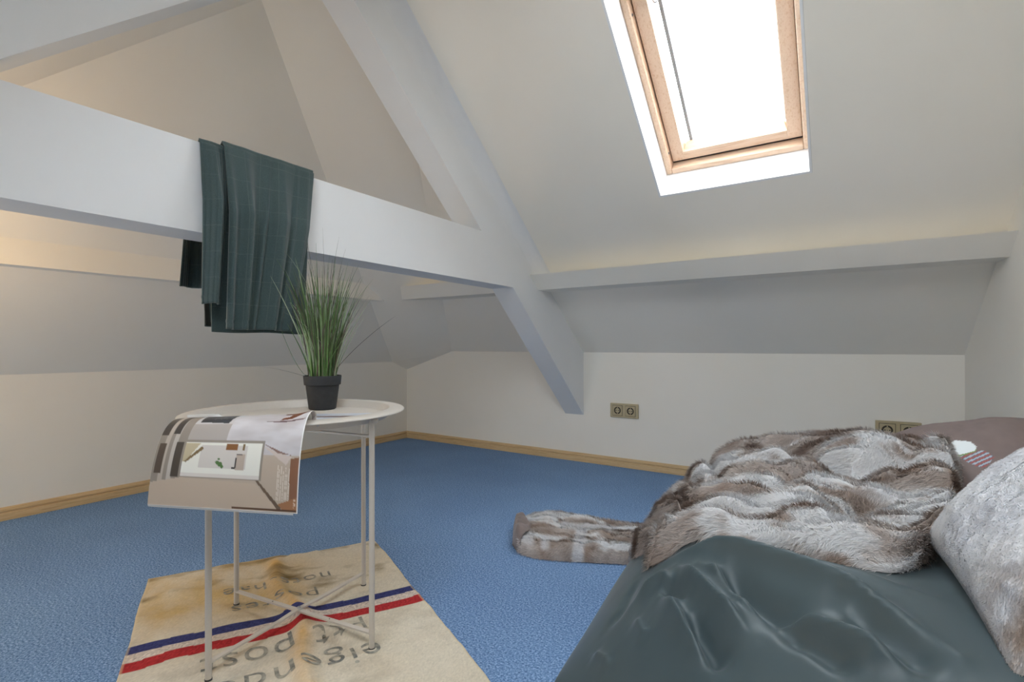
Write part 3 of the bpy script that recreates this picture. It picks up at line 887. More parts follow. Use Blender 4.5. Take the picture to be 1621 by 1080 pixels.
    return root
magazine()

# ------------------------------------------------------------------ mail sack on the floor
SA = np.array([0.8965, -0.443]); SB = np.array([0.489, 0.8724])
SO = np.array([-1.696, 0.645])
S_LEN, S_WID = 1.10, 0.652
def sack_h(a, b):
    """height of the crumpled sack at length a, width b (metres)"""
    h = 0.005 + 0.003 * fbm(a * 7, b * 7, 4)
    h = h + crease(a, b, [(0.0, 0.345), (0.10, 0.33), (0.22, 0.315), (0.33, 0.335), (0.45, 0.36), (0.62, 0.33), (0.85, 0.33)], 0.019, 0.024, 0.1)
    h = h + crease(a, b, [(0.30, 0.37), (0.38, 0.365), (0.47, 0.375), (0.54, 0.40)], 0.007, 0.028)
    h = h + crease(a, b, [(0.50, 0.36), (0.56, 0.43), (0.60, 0.50)], 0.013, 0.022)
    h = h + crease(a, b, [(0.02, 0.36), (0.04, 0.42), (0.03, 0.48)], 0.012, 0.018)
    h = h + crease(a, b, [(0.12, 0.02), (0.17, 0.10), (0.19, 0.20), (0.25, 0.28)], 0.010, 0.03)
    h = h + crease(a, b, [(0.02, 0.10), (0.06, 0.20), (0.05, 0.30)], 0.004, 0.02)
    h = h + crease(a, b, [(0.28, 0.05), (0.33, 0.12), (0.31, 0.22)], 0.004, 0.025)
    h = h + 0.008 * (0.35 - np.abs(fbm(a * 10 + 3, b * 5, 3)))
    # pressed flat under the table's feet
    for k in range(4):
        q = LEG0 + k * math.pi / 2
        p = np.array([TC[0] + TR * math.cos(q), TC[1] + TR * math.sin(q)]) - SO
        la, lb_ = p @ SA, p @ SB
        w = np.exp(-((a - la) ** 2 + (b - lb_) ** 2) / 0.022 ** 2)
        h = h * (1 - w) + 0.0035 * w
    return np.maximum(h, 0.0032)
def sack():
    root = tag(empty('mail_sack', (SO[0] + SA[0] * 0.5, SO[1] + SA[1] * 0.5, 0)), 'stained linen mail sack with blue and red stripes, flat on the carpet under the table', 'sack')
    na, nb = 330, 210
    a = np.linspace(0, S_LEN, na)[:, None] * np.ones((1, nb)); b = np.ones((na, 1)) * np.linspace(0, S_WID, nb)[None, :]
    # slightly irregular outline
    bb = b + 0.006 * fbm(a * 5, a * 0 + 3.3, 3) * (2 * b / S_WID - 1)
    aa = a + 0.010 * fbm(b * 6, b * 0 + 1.7, 3) * (1 - a / S_LEN)
    P = np.zeros((na, nb, 3))
    P[..., 0] = SO[0] + SA[0] * aa + SB[0] * bb; P[..., 1] = SO[1] + SA[1] * aa + SB[1] * bb
    P[..., 2] = sack_h(a, b)
    lin = lambda *c: np.array(srgb(*c)[:3])
    n1 = (fbm(a * 5 + 2, b * 5, 4) * 0.5 + 0.5)[..., None]
    col = lin(205, 192, 168) * n1 + lin(217, 209, 193) * (1 - n1)
    # yellow-brown stain over the far left half and along the fold
    st_ = np.clip(0.6 + 0.8 * fbm(a * 9 + 1, b * 14, 4), 0.2, 1) * np.clip(sstep(0.44, 0.26, b + 0.10 * fbm(a * 4, b * 4, 3)) * sstep(0.46, 0.30, a + 0.08 * fbm(a * 6 + 5, b * 6, 3)), 0, 1)
    st_ = st_[..., None]
    col = col * (1 - st_) + (lin(204, 176, 124) * n1 + lin(182, 154, 110) * (1 - n1)) * st_
    d, _ = segdist(a, b, [(0.0, 0.345), (0.10, 0.33), (0.22, 0.315), (0.33, 0.335), (0.45, 0.36), (0.62, 0.33), (0.85, 0.33)])
    k = (np.exp(-(d / 0.022) ** 2) * (0.45 + 0.4 * fbm(a * 20, b * 20, 3)))[..., None]
    col = col * (1 - k) + lin(212, 164, 88) * k
    dirt = np.clip(fbm(a * 16 + 9, b * 9, 4) - 0.12, 0, 1)[..., None] * (1.3 * sstep(0.42, 0.20, a) + 0.45)[..., None]
    col = col * (1 - dirt) + lin(120, 100, 66) * dirt
    # woven stripes
    sa = a + 0.004 * fbm(b * 9, a * 4 + 2, 2)
    for lo, hi, c in ((0.392, 0.425, (62, 66, 112)), (0.425, 0.456, (206, 192, 180)), (0.456, 0.490, (172, 52, 54))):
        mk = ((sa > lo) & (sa < hi))[..., None]
        fl = (1 + 0.16 * RNG.standard_normal(a.shape))[..., None]
        col = np.where(mk, lin(*c) * fl, col)
    col = np.clip(col * (1 + 0.05 * RNG.standard_normal(a.shape))[..., None], 0.01, 0.9)
    edge = ((b < 0.006) | (b > S_WID - 0.006) | (a < 0.006))[..., None]
    col = np.where(edge, col * 0.6 + lin(214, 196, 160) * 0.4, col)
    loc = np.array(root.location)
    o = grid_mesh('cloth', P - loc, M['sack'], root, col, flip=True)
    solidify(o, 0.003, -1)
    # stencilled words, upside down for the viewer
    def words(txt, a0, b0, size, aspect=1.0, sp=1.1):
        """text runs towards -b, its top towards -a... (read from the far side)"""
        cu = bpy.data.curves.new('stencil', 'FONT'); cu.body = txt; cu.size = size; cu.space_character = sp; cu.resolution_u = 4; cu.offset = -0.0003
        ob = bpy.data.objects.new('stencil', cu); C.objects.link(ob)
        dg = bpy.context.evaluated_depsgraph_get()
        me = bpy.data.meshes.new_from_object(ob.evaluated_get(dg))
        C.objects.unlink(ob); bpy.data.objects.remove(ob); bpy.data.curves.remove(cu)
        import bmesh
        bm = bmesh.new(); bm.from_mesh(me)
        for _ in range(3):
            es = [e for e in bm.edges if e.calc_length() > 0.010]
            if not es: break
            bmesh.ops.subdivide_edges(bm, edges=es, cuts=1)
            bmesh.ops.triangulate(bm, faces=bm.faces)
        bm.to_mesh(me); bm.free()
        co = np.zeros(len(me.vertices) * 3, np.float32); me.vertices.foreach_get('co', co); co = co.reshape(-1, 3)
        b = b0 - co[:, 0] * aspect; a = a0 + co[:, 1] * 1.0
        W = np.zeros_like(co)
        W[:, 0] = SO[0] + SA[0] * a + SB[0] * b - loc[0]; W[:, 1] = SO[1] + SA[1] * a + SB[1] * b - loc[1]
        W[:, 2] = sack_h(a, b) + 0.0009
        me.vertices.foreach_set('co', W.reshape(-1)); me.update()
        o = link('stencil_lettering', me, M['ink'], root)
        return o
    words('ptt post', 0.520, 0.492, 0.100, 0.98)
    words('eigendom', 0.618, 0.497, 0.100, 0.98)
    words('postes', 0.290, 0.42, 0.075, 1.0)
    words('nots-hae', 0.190, 0.47, 0.075, 0.98)
    return root
sack()

# ------------------------------------------------------------------ wall sockets
def socket(name, x0, x1, label):
    root = tag(empty(name, ((x0 + x1) / 2, YB, 0.318)), label, 'socket', 'double wall sockets')
    w = x1 - x0; h = 0.080
    o = MB().box(-w / 2, w / 2, -0.011, 0.0, -h / 2, h / 2).build('plate', M['socket'], root, bevel=0.003, seg=3)
    for s in (-1, 1):
        cx = s * w * 0.232
        ins = MB()
        # square insert with a round recess
        hs = 0.0275; n = 32; R0 = 0.0205
        v = []; f = []
        for k in range(n):
            a = 2 * math.pi * k / n + math.pi / 4
            c, s_ = math.cos(a), math.sin(a)
            q = hs / max(abs(c), abs(s_))
            v += [(cx + q * c, -0.0105, q * s_), (cx + q * c, -0.0135, q * s_), (cx + R0 * c, -0.0135, R0 * s_), (cx + R0 * 0.97 * c, -0.004, R0 * 0.97 * s_)]
        for k in range(n):
            j = (k + 1) % n
            for i in range(3): f.append((4 * k + i, 4 * k + i + 1, 4 * j + i + 1, 4 * j + i))
        ins.add(v, f)
        io = ins.build('insert', M['socket'], root); fixnormals(io)
        MB().box(cx - 0.0295, cx + 0.0295, -0.01115, -0.0105, -0.0295, 0.0295).build('joint', M['socket_dark'], io)
        # recess floor, the shadowed ring gap and contacts
        bt = MB().tube([(cx, -0.0012, 0), (cx, -0.0115, 0)], 0.0150, 32).build('contact_disc', M['socket'], io)
        MB().tube([(cx, -0.0114, 0), (cx, -0.0117, 0)], 0.0203, 32).build('recess', M['socket_dark'], io)
        MB().tube([(cx, -0.0117, 0), (cx, -0.0122, 0)], 0.0132, 32).build('contact_face', M['socket'], io)
        for dx, rr in ((-0.0085, 0.0028), (0.0085, 0.0028), (0.0, 0.0016)):
            MB().tube([(cx + dx, -0.0121, 0.0), (cx + dx, -0.0125, 0.0)], rr, 12).build('pin_hole', M['socket_dark'], io)
        for dz in (-0.0165, 0.0165):
            MB().box(cx - 0.0022, cx + 0.0022, -0.0128, -0.0115, dz - 0.0025, dz + 0.0025).build('earth_clip', M['socket'], io)
    return root
socket('double_socket', -1.138, -0.974, 'yellowed ivory double wall socket fully in view beside the truss foot')
socket('double_socket', 0.0927, 0.2527, 'yellowed ivory double wall socket half hidden behind the fur throw')

# ------------------------------------------------------------------ trousers over the tie beam
def trousers():
    root = tag(empty('trousers', (-1.37, 0.76, T1)), 'dark green checked suit trousers hung over the white tie beam', 'trousers')
    loc = np.array(root.location)
    def drape(y_top, y_bot, z_front, z_back, off, seed, amp, name='trouser_leg', mat='wool', nw=110, back_y=None, cuff=True, ridges=((0.2, 0.12, 1.0, 0.0), (0.55, 0.14, 0.9, -0.03), (0.85, 0.1, 0.7, 0.0))):
        """sheet from the front hem over the beam (or only to one side) - u across, rows down the profile"""
        rows = []
        xf, xb, zt = XT + off, XTB - off, T1 + off
        R = random.Random(seed)
        ph = [R.uniform(0, 6.28) for _ in range(6)]
        fr = [R.uniform(1.1, 1.6), R.uniform(2.2, 3.1), R.uniform(3.6, 4.6), R.uniform(6, 8)]
        prof = []
        n1, n2 = 70, 12
        for i in range(n1): prof.append((xf, z_front + (zt - 0.012 - z_front) * i / (n1 - 1), 'f'))
        for i in range(1, n2):
            q = math.pi / 2 * i / n2; prof.append((xf - 0.012 * (1 - math.cos(q)), zt - 0.012 + 0.012 * math.sin(q), 't'))
        for i in range(n2): prof.append((xf - 0.012 + (xb + 0.012 - xf + 0.012) * i / (n2 - 1), zt, 't'))
        for i in range(1, n2):
            q = math.pi / 2 * i / n2; prof.append((xb + 0.012 * (1 - math.sin(q)), zt - 0.012 * (1 - math.cos(q)), 't'))
        for i in range(n1): prof.append((xb, zt - 0.012 + (z_back - zt + 0.012) * i / (n1 - 1), 'b'))
        U = np.linspace(0, 1, nw)
        P = np.zeros((len(prof), nw, 3)); UV = np.zeros((len(prof), nw, 2))
        L = 0; pp = prof[0]
        for i, (x, z, k) in enumerate(prof):
            L += math.hypot(x - pp[0], z - pp[1]); pp = (x, z, k)
            tdown = (zt - z) / (zt - (z_front if k != 'b' else z_back))
            sh = 0.052 * min(max((xf - x) / (xf - xb), 0), 1)      # the cloth runs slightly askew over the beam
            ya = [y_top[q] + sh + ((y_bot if k != 'b' else (back_y or y_bot))[q] - y_top[q] - sh) * min(max(tdown, 0), 1) for q in (0, 1)]
            y = ya[0] + (ya[1] - ya[0]) * U
            A = amp * (0.10 + 0.90 * min(1, tdown * 2.6)) * (1 - 0.30 * max(0, tdown - 0.5))
            fold = 0.25
            for (uc, wd, am, dr) in ridges:
                c_ = uc + dr * tdown
                fold = fold + am * np.exp(-(np.abs(U - c_) / wd) ** 1.6)
            fold = fold + 0.05 * np.sin(6.283 * fr[3] * U + ph[3] + tdown)
            sgn = 1 if k == 'f' else (-1 if k == 'b' else 0)
            dx = sgn * A * fold
            dz = (A * 0.35 * fold) if k == 't' else 0
            # cuff line near the front hem
            if cuff and k == 'f' and 0.016 < z - z_front < 0.020: dx = dx - 0.0022
            P[i, :, 0] = x + dx; P[i, :, 1] = y; P[i, :, 2] = z + dz + (0.004 * np.sin(U * 9 + seed) * max(0, tdown - 0.7) if k != 't' else 0)
            UV[i, :, 0] = U * (y_top[1] - y_top[0]); UV[i, :, 1] = L
        return P, UV
    def emit(P, UV, name, mat, sl=slice(None), th=0.003):
        o = grid_mesh(name, P[sl] - loc, M[mat], root, None, UV[sl]); solidify(o, th, 0); return o
    # right-hand leg: wide panel in front, runs over the beam
    P, UV = drape((0.655, 0.911), (0.648, 0.825), 0.722, 0.735, 0.016, 3, 0.048, back_y=(0.700, 0.965),
                  ridges=((0.03, 0.06, 0.75, 0.0), (0.20, 0.09, 0.95, 0.02), (0.47, 0.035, 0.30, -0.06), (0.62, 0.10, 0.85, 0.02), (0.80, 0.03, 0.25, 0.0), (0.93, 0.09, 0.55, 0.0)))
    emit(P, UV, 'trouser_leg', 'wool')
    # a second layer of the same width behind it, its hem showing to the right
    P, UV = drape((0.625, 0.905), (0.632, 0.885), 0.715, 0.745, 0.007, 9, 0.006, cuff=False, back_y=(0.69, 0.95))
    o = emit(P, UV, 'trouser_leg', 'wool')
    # narrow fold of the other leg at the left, shorter
    P, UV = drape((0.604, 0.668), (0.602, 0.645), 0.782, 0.838, 0.008, 5, 0.036, nw=60, back_y=(0.628, 0.70), ridges=((0.45, 0.35, 1.3, 0.0),))
    emit(P, UV, 'trouser_leg', 'wool')
    # inside of the waist hanging on the far side
    P, UV = drape((0.61, 0.75), (0.61, 0.70), 0.90, 0.735, 0.004, 8, 0.008, nw=60, back_y=(0.682, 0.80), cuff=False)
    emit(P, UV, 'lining', 'wool_lining', slice(70, None))
    return root
trousers()

# ------------------------------------------------------------------ floor bed
QA, QB, QC, QD = (-0.50, 0.885), (0.42, 0.30), (0.405, 2.02), (-0.545, 1.74)
BED_H = 0.305
def edge_in(x, y, p, q):
    dx, dy = q[0] - p[0], q[1] - p[1]; l = math.hypot(dx, dy)
    return ((x - p[0]) * -dy + (y - p[1]) * dx) / l
def rprof(q):
    q = np.clip(q, 0, 1)
    return np.sqrt(np.maximum(0, 1 - (1 - q) ** 2.0))
def sprof(q):
    q = np.clip(q, 0, 1)
    return 0.45 * np.sin(q * math.pi / 2) + 0.55 * rprof(q)
def bed_base(x, y):
    df = edge_in(x, y, QA, QB); dr = edge_in(x, y, QB, QC); db = edge_in(x, y, QC, QD); dl = edge_in(x, y, QD, QA)
    return BED_H * sprof(df / 0.40) * rprof(dr / 0.10) * rprof(db / 0.18) * sprof(dl / 0.30)
def hit(u, v, fn):
    d = ray(u, v)
    t = 0.35
    for _ in range(900):
        p = CAMP + d * t
        if p[2] <= fn(p[0], p[1]): break
        t += 0.003
    return (p[0], p[1])
def path(pts, fn=bed_base): return [hit(u, v, fn) for u, v in pts]
FOLDS = []
for pts, amp, w in (
    ([(1045, 900), (1100, 882), (1132, 877), (1173, 887), (1250, 912), (1330, 943), (1420, 990), (1520, 1045)], 0.020, 0.020),
    ([(1132, 905), (1173, 935), (1230, 965), (1300, 1000)], -0.018, 0.028),
    ([(1069, 905), (1096, 929), (1137, 970), (1192, 1014)], 0.018, 0.016),
    ([(1105, 900), (1132, 912), (1173, 951), (1216, 982)], 0.014, 0.014),
    ([(1000, 958), (1045, 925), (1067, 932)], 0.014, 0.016),
    ([(1043, 953), (1077, 999), (1125, 1069)], 0.017, 0.018),
    ([(1090, 975), (1120, 1020), (1160, 1060)], -0.014, 0.022),
    ([(1004, 985), (1016, 1011), (1033, 1006)], 0.007, 0.010),
    ([(937, 1040), (966, 1055)], 0.007, 0.010),
    ([(1216, 975), (1276, 990), (1372, 1040), (1453, 1080)], 0.018, 0.018),
    ([(1228, 990), (1290, 1020), (1370, 1070)], -0.012, 0.020),
    ([(1040, 935), (1075, 940), (1095, 955)], -0.010, 0.012),
    ([(1330, 970), (1420, 1020), (1500, 1075)], -0.010, 0.025),
    ([(1150, 875), (1300, 905), (1400, 930), (1480, 950)], 0.006, 0.020),
    ([(1010, 915), (990, 960), (960, 1000)], -0.006, 0.016)):
    FOLDS.append((path(pts), amp, w))
def bed_z(x, y):
    h = bed_base(x, y)
    k = sstep(0.0, 0.10, h)
    z = h + 0.006 * fbm(x * 5 + 4, y * 5, 3) * k
    for p, a, w in FOLDS: z = z + crease(x, y, p, a * 1.9, w * 0.85, 0.3, a > 0) * (0.35 + 0.65 * k)
    return np.maximum(z, 0.004)
def floor_bed():
    root = tag(empty('floor_bed', (0.0, 1.2, 0)), 'low floor bed in a wrinkled dark green cover beneath the fur throw', 'bed')
    n = 300
    cs = 0.5 - 0.5 * np.cos(np.linspace(0, math.pi, n)); cs = 0.45 * cs + 0.55 * np.linspace(0, 1, n)
    s, t = np.meshgrid(cs, cs)
    P = np.zeros((n, n, 3))
    for k in (0, 1):
        P[..., k] = (QA[k] * (1 - s) + QB[k] * s) * (1 - t) + (QD[k] * (1 - s) + QC[k] * s) * t
    # round the plan corners a little, let the hem wander
    P[..., 0] += 0.010 * fbm(P[..., 1] * 6, P[..., 0] * 6 + 8, 2)
    P[..., 2] = bed_z(P[..., 0], P[..., 1])
    rim = (s < 1e-6) | (s > 1 - 1e-6) | (t < 1e-6) | (t > 1 - 1e-6)
    P[..., 2] = np.where(rim, 0.001, P[..., 2])
    grid_mesh('cover', P - np.array(root.location), M['bedcover'], root)
    return root
floor_bed()

# ------------------------------------------------------------------ fur throw
def fur_ground(x, y):
    g = bed_base(x, y)
    bump = 0.125 * np.exp(-(((x - 0.14) / 0.38) ** 2 + ((y - 1.66) / 0.30) ** 2))
    return g + bump * sstep(0.05, 0.25, g)
def fur_colour(s, t, sc=1.0):
    """banded pelt: white streaks between taupe and brown, streaks along s"""
    w = 0.35 * fbm(s * 3.1, t * 3.0 + 5, 2)
    a = fbm(s * 4.2 + w, (t + w * 0.3) * 13.0, 4)
    b = fbm(s * 14 + 3, t * 22, 4)
    lin = lambda *c: np.array(srgb(*c)[:3])
    taupe, brown, dark, white = lin(216, 207, 201), lin(176, 156, 143), lin(124, 100, 86), lin(252, 251, 252)
    k = np.clip(0.5 + 0.9 * b, 0, 1)[..., None]
    col = taupe * k + brown * (1 - k)
    dk = sstep(0.32, 0.75, -a + 0.25 * b)[..., None]
    col = col * (1 - dk * 0.8) + dark * dk * 0.8
    wh = sstep(0.0, 0.20, a + 0.3 * b)[..., None]
    return col * (1 - wh) + white * wh
def surf_sample(P, count, rng=RNG):
    """random points on a grid surface, uniform by area: returns fractional indices"""
    n, m = P.shape[:2]
    a = np.linalg.norm(np.cross(P[1:, :-1] - P[:-1, :-1], P[:-1, 1:] - P[:-1, :-1]), axis=-1).reshape(-1)
    c = np.cumsum(a); c /= c[-1]
    k = np.searchsorted(c, rng.random(count))
    i = k // (m - 1); j = k % (m - 1)
    return i + rng.random(count), j + rng.random(count)
def bil(A, fi, fj):
    i = np.clip(fi.astype(int), 0, A.shape[0] - 2); j = np.clip(fj.astype(int), 0, A.shape[1] - 2)
    u = (fi - i)[:, None]; v = (fj - j)[:, None]
    if A.ndim == 2: u = u[:, 0]; v = v[:, 0]
    return (A[i, j] * (1 - u) + A[i + 1, j] * u) * (1 - v) + (A[i, j + 1] * (1 - u) + A[i + 1, j + 1] * u) * v
def pelt(root, name, P, col, count, length, width, flowdir, lean=0.6, rough=0.5, pile='fur_pile'):
    loc = np.array(root.location)
    N_ = grid_normals(P)
    if np.mean(N_[..., 2]) < 0: N_ = -N_
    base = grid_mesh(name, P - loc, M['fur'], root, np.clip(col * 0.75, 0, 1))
    fi, fj = surf_sample(P, count)
    root_p = bil(P, fi, fj); nr = bil(N_, fi, fj); nr /= np.linalg.norm(nr, axis=1, keepdims=True)
    c = bil(col, fi, fj) * (1 + 0.14 * RNG.standard_normal(count))[:, None]
    # tufts: the lay of the fur wanders over the pelt
    ang = 1.3 * fbm(root_p[:, 0] * 16, root_p[:, 1] * 16 + root_p[:, 2] * 20, 3)
    fd = np.array(flowdir, float); fd = fd / np.linalg.norm(fd)
    t1 = fd - nr * (nr @ fd)[:, None]; t1 /= np.linalg.norm(t1, axis=1, keepdims=True) + 1e-9
    t2 = np.cross(nr, t1)
    fl = t1 * np.cos(ang)[:, None] + t2 * np.sin(ang)[:, None] + RNG.normal(size=(count, 3)) * 0.25 + np.array([0, 0, -0.15])
    ln = length * (0.6 + 0.6 * RNG.random(count)); wd = width * (0.7 + 0.6 * RNG.random(count))
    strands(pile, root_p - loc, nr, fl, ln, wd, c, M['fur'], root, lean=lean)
    return base

def fur_throw():
    root = tag(empty('fur_throw', (-0.2, 1.4, 0.0)), 'crumpled brown and white fur throw spread over the floor bed and trailing onto the carpet', 'blanket')
    n, m = 240, 320
    front = resample(path([(1002, 884), (1018, 893), (1034, 894), (1056, 886), (1080, 870), (1110, 862), (1150, 866), (1190, 868), (1225, 868), (1262, 880), (1300, 893), (1350, 897),
                           (1410, 911), (1440, 906), (1470, 892), (1493, 878)], fur_ground), m)
    back = resample([(-0.585, 1.60), (-0.56, 1.72), (-0.48, 1.80), (-0.36, 1.86), (-0.20, 1.90), (-0.05, 1.90), (0.06, 1.88), (0.13, 1.83), (0.18, 1.75), (0.20, 1.66)], m)
    s = np.linspace(0, 1, m)[None, :] * np.ones((n, 1)); t = np.linspace(0, 1, n)[:, None] * np.ones((1, m))
    P = np.zeros((n, m, 3))
    bow = 4 * t * (1 - t)
    for k in (0, 1): P[..., k] = front[None, :, k] * (1 - t) + back[None, :, k] * t
    P[..., 0] += 0.02 * sstep(0.7, 1, s) * bow
    # scalloped hem at the front
    wob = (0.016 * fbm(s * 9, s * 0 + 2.2, 3) + 0.010 * np.sin(s * 40)) * (1 - t) ** 2
    P[..., 0] += -0.6 * wob; P[..., 1] += -0.8 * wob
    g = fur_ground(P[..., 0], P[..., 1])
    # folds: broad rolls along the length plus knots and hand-placed hollows
    w = 0.4 * fbm(s * 2.2 + 7, t * 2.2, 2)
    roll = np.abs(fbm(s * 2.0 + w, (t + 0.15 * w) * 6.5 + 1.0, 3))
    roll2 = np.abs(fbm(s * 4.5 + 3 + w, (t + 0.1 * w) * 9.0 + 4.0, 3))
    f = 0.032 * (1 - roll * 2.2) + 0.020 * (0.6 - roll2 * 1.8) + 0.014 * fbm(s * 9, t * 12, 3)
    z = np.maximum(g, 0.0) + 0.016 + f * sstep(0, 0.05, np.minimum(t, 1 - t) + 0.02)
    for pts, amp, wd in (
        ([(1225, 728), (1290, 745), (1345, 762), (1400, 755), (1475, 735)], -0.045, 0.030),
        ([(1095, 772), (1140, 778), (1175, 800), (1215, 808)], -0.030, 0.016),
        ([(1215, 808), (1235, 800), (1270, 775)], -0.025, 0.016),
        ([(1060, 800), (1100, 792), (1130, 800)], -0.022, 0.014),
        ([(1090, 840), (1130, 820), (1150, 815)], -0.022, 0.013),
        ([(1290, 845), (1330, 840), (1370, 815), (1440, 808)], -0.028, 0.018),
        ([(1420, 780), (1440, 760), (1450, 745)], -0.022, 0.014),
        ([(1380, 870), (1430, 862), (1480, 850)], -0.020, 0.014),
        ([(1040, 880), (1070, 860), (1120, 845), (1180, 850)], 0.022, 0.020),
        ([(1150, 708), (1200, 706)], 0.02, 0.03)):
        z = z + crease(P[..., 0], P[..., 1], path(pts, fur_ground), amp, wd, 0.25)
    # rolled hem: edge thickness turning under
    e = np.minimum(np.minimum(t, 1 - t) / 0.045, 1.0); e2 = np.minimum(np.minimum(s / 0.10, (1 - s) / 0.03), 1.0)
    e = np.minimum(e, e2)
    z = np.maximum(g, 0) + (z - np.maximum(g, 0)) * np.sqrt(np.clip(1 - (1 - e) ** 2, 0, 1)) + 0.003
    P[..., 2] = np.maximum(z, 0.006)
    col = fur_colour(s, t)
    tip = sstep(0.12, 0.0, s)[..., None]
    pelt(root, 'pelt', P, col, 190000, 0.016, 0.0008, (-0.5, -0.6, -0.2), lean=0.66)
    # the end that trails on the floor, folded double
    n2, m2 = 90, 160
    near = resample([(-0.955, 1.445), (-0.90, 1.405), (-0.82, 1.405), (-0.70, 1.455), (-0.50, 1.555)], m2)
    far = resample([(-1.015, 1.54), (-1.03, 1.64), (-0.96, 1.71), (-0.80, 1.75), (-0.52, 1.83)], m2)
    s2 = np.linspace(0, 1, m2)[None, :] * np.ones((n2, 1)); t2 = np.linspace(0, 1, n2)[:, None] * np.ones((1, m2))
    Q = np.zeros((n2, m2, 3))
    for k in (0, 1): Q[..., k] = near[None, :, k] * (1 - t2) + far[None, :, k] * t2
    ed = np.sqrt(np.clip(1 - (1 - np.minimum(np.minimum(t2, 1 - t2) / 0.14, 1)) ** 2, 0, 1)) * np.sqrt(np.clip(1 - (1 - np.minimum(s2 / 0.10, 1)) ** 2, 0, 1))
    zz = 0.046 + 0.020 * fbm(s2 * 6, t2 * 5 + 3, 4) - 0.010 * np.exp(-((t2 - 0.30 - 0.05 * np.sin(s2 * 5)) / 0.035) ** 2) - 0.012 * np.exp(-((t2 - 0.62) / 0.03) ** 2) * sstep(0.1, 0.3, s2)
    Q[..., 2] = 0.002 + zz * ed
    colq = fur_colour(s2 * 0.8 + 3.1, t2 * 0.7 + 0.3)
    lin = lambda *c: np.array(srgb(*c)[:3])
    for a0, a1, b0, b1 in ((0.30, 0.345, 0.05, 0.24), (0.50, 0.56, 0.0, 0.45), (0.86, 0.99, 0.12, 0.34), (0.40, 1.0, 0.56, 0.68), (0.10, 0.24, 0.05, 0.12)):
        mk = (sstep(a0 - 0.02, a0 + 0.01, s2) * sstep(a1 + 0.02, a1 - 0.01, s2) * sstep(b0 - 0.03, b0 + 0.01, t2) * sstep(b1 + 0.03, b1 - 0.01, t2))[..., None]
        colq = colq * (1 - mk) + lin(236, 234, 236) * mk
    # keep the turned-over tip free of pile: it shows the lining
    i0 = 20
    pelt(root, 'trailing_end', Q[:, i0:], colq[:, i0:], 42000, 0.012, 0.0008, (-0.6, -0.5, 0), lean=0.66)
    T_ = Q[:, :i0 + 14].copy()
    lift = 0.010 * sstep(1.0, 0.55, (s2[:, :i0 + 14] / s2[0, i0 + 13])) + 0.006 * np.sin(t2[:, :i0 + 14] * 11) * np.exp(-((t2[:, :i0 + 14] - 0.35) / 0.2) ** 2)
    T_[..., 2] += np.maximum(lift, 0.0) * ed[:, :i0 + 14] + 0.010 * ed[:, :i0 + 14] + 0.002
    # ragged inner edge of the lining
    keep = np.clip(1.0 - 0.55 * sstep(0.45, 1.0, t2[:, 0]) - 0.25 * sstep(0.25, 0.0, t2[:, 0]) + 0.10 * vnoise(t2[:, 0] * 7, t2[:, 0] * 0), 0.2, 1)
    for i in range(n2):
        src = np.linspace(0, (i0 + 13) * keep[i], i0 + 14)
        for k in range(3): T_[i, :, k] = np.interp(src, np.arange(i0 + 14), T_[i, :, k])
    o = grid_mesh('lining', T_ - np.array(root.location), M['taupe'], root); solidify(o, 0.004, 0); o['label'] = 'smooth taupe lining turned over at the end'
    return root
fur_throw()

# ------------------------------------------------------------------ cushions
def pillow_grid(n, w, h, d, pinch=0.10, sag=0.0):
    """closed cushion: front and back shells as one (2n,n) strip; corners pulled to points"""
    u = np.sin(np.linspace(-math.pi / 2, math.pi / 2, n))
    a, b = np.meshgrid(u, u)
    px = a * (1 - pinch * (1 - np.abs(b) ** 2.2) * np.abs(a) ** 2); py = b * (1 - pinch * (1 - np.abs(a) ** 2.2) * np.abs(b) ** 2)
    th = (np.clip(1 - np.abs(a) ** 2.6, 0, 1) * np.clip(1 - np.abs(b) ** 2.6, 0, 1)) ** 0.52
    F = np.stack([px * w / 2, py * h / 2, th * d / 2], -1)
    B = F.copy(); B[..., 2] *= -1
    return F, B, a, b
def place(A, origin, ex, ey, ez):
    return np.array(origin) + A[..., 0:1] * ex + A[..., 1:2] * ey + A[..., 2:3] * ez
def basis(nrm, up, roll=0.0):
    ez = np.array(nrm, float); ez /= np.linalg.norm(ez)
    ey = np.array(up, float); ey -= ez * (ey @ ez); ey /= np.linalg.norm(ey)
    ex = np.cross(ey, ez)
    c, s = math.cos(roll), math.sin(roll)
    return ex * c + ey * s, -ex * s + ey * c, ez

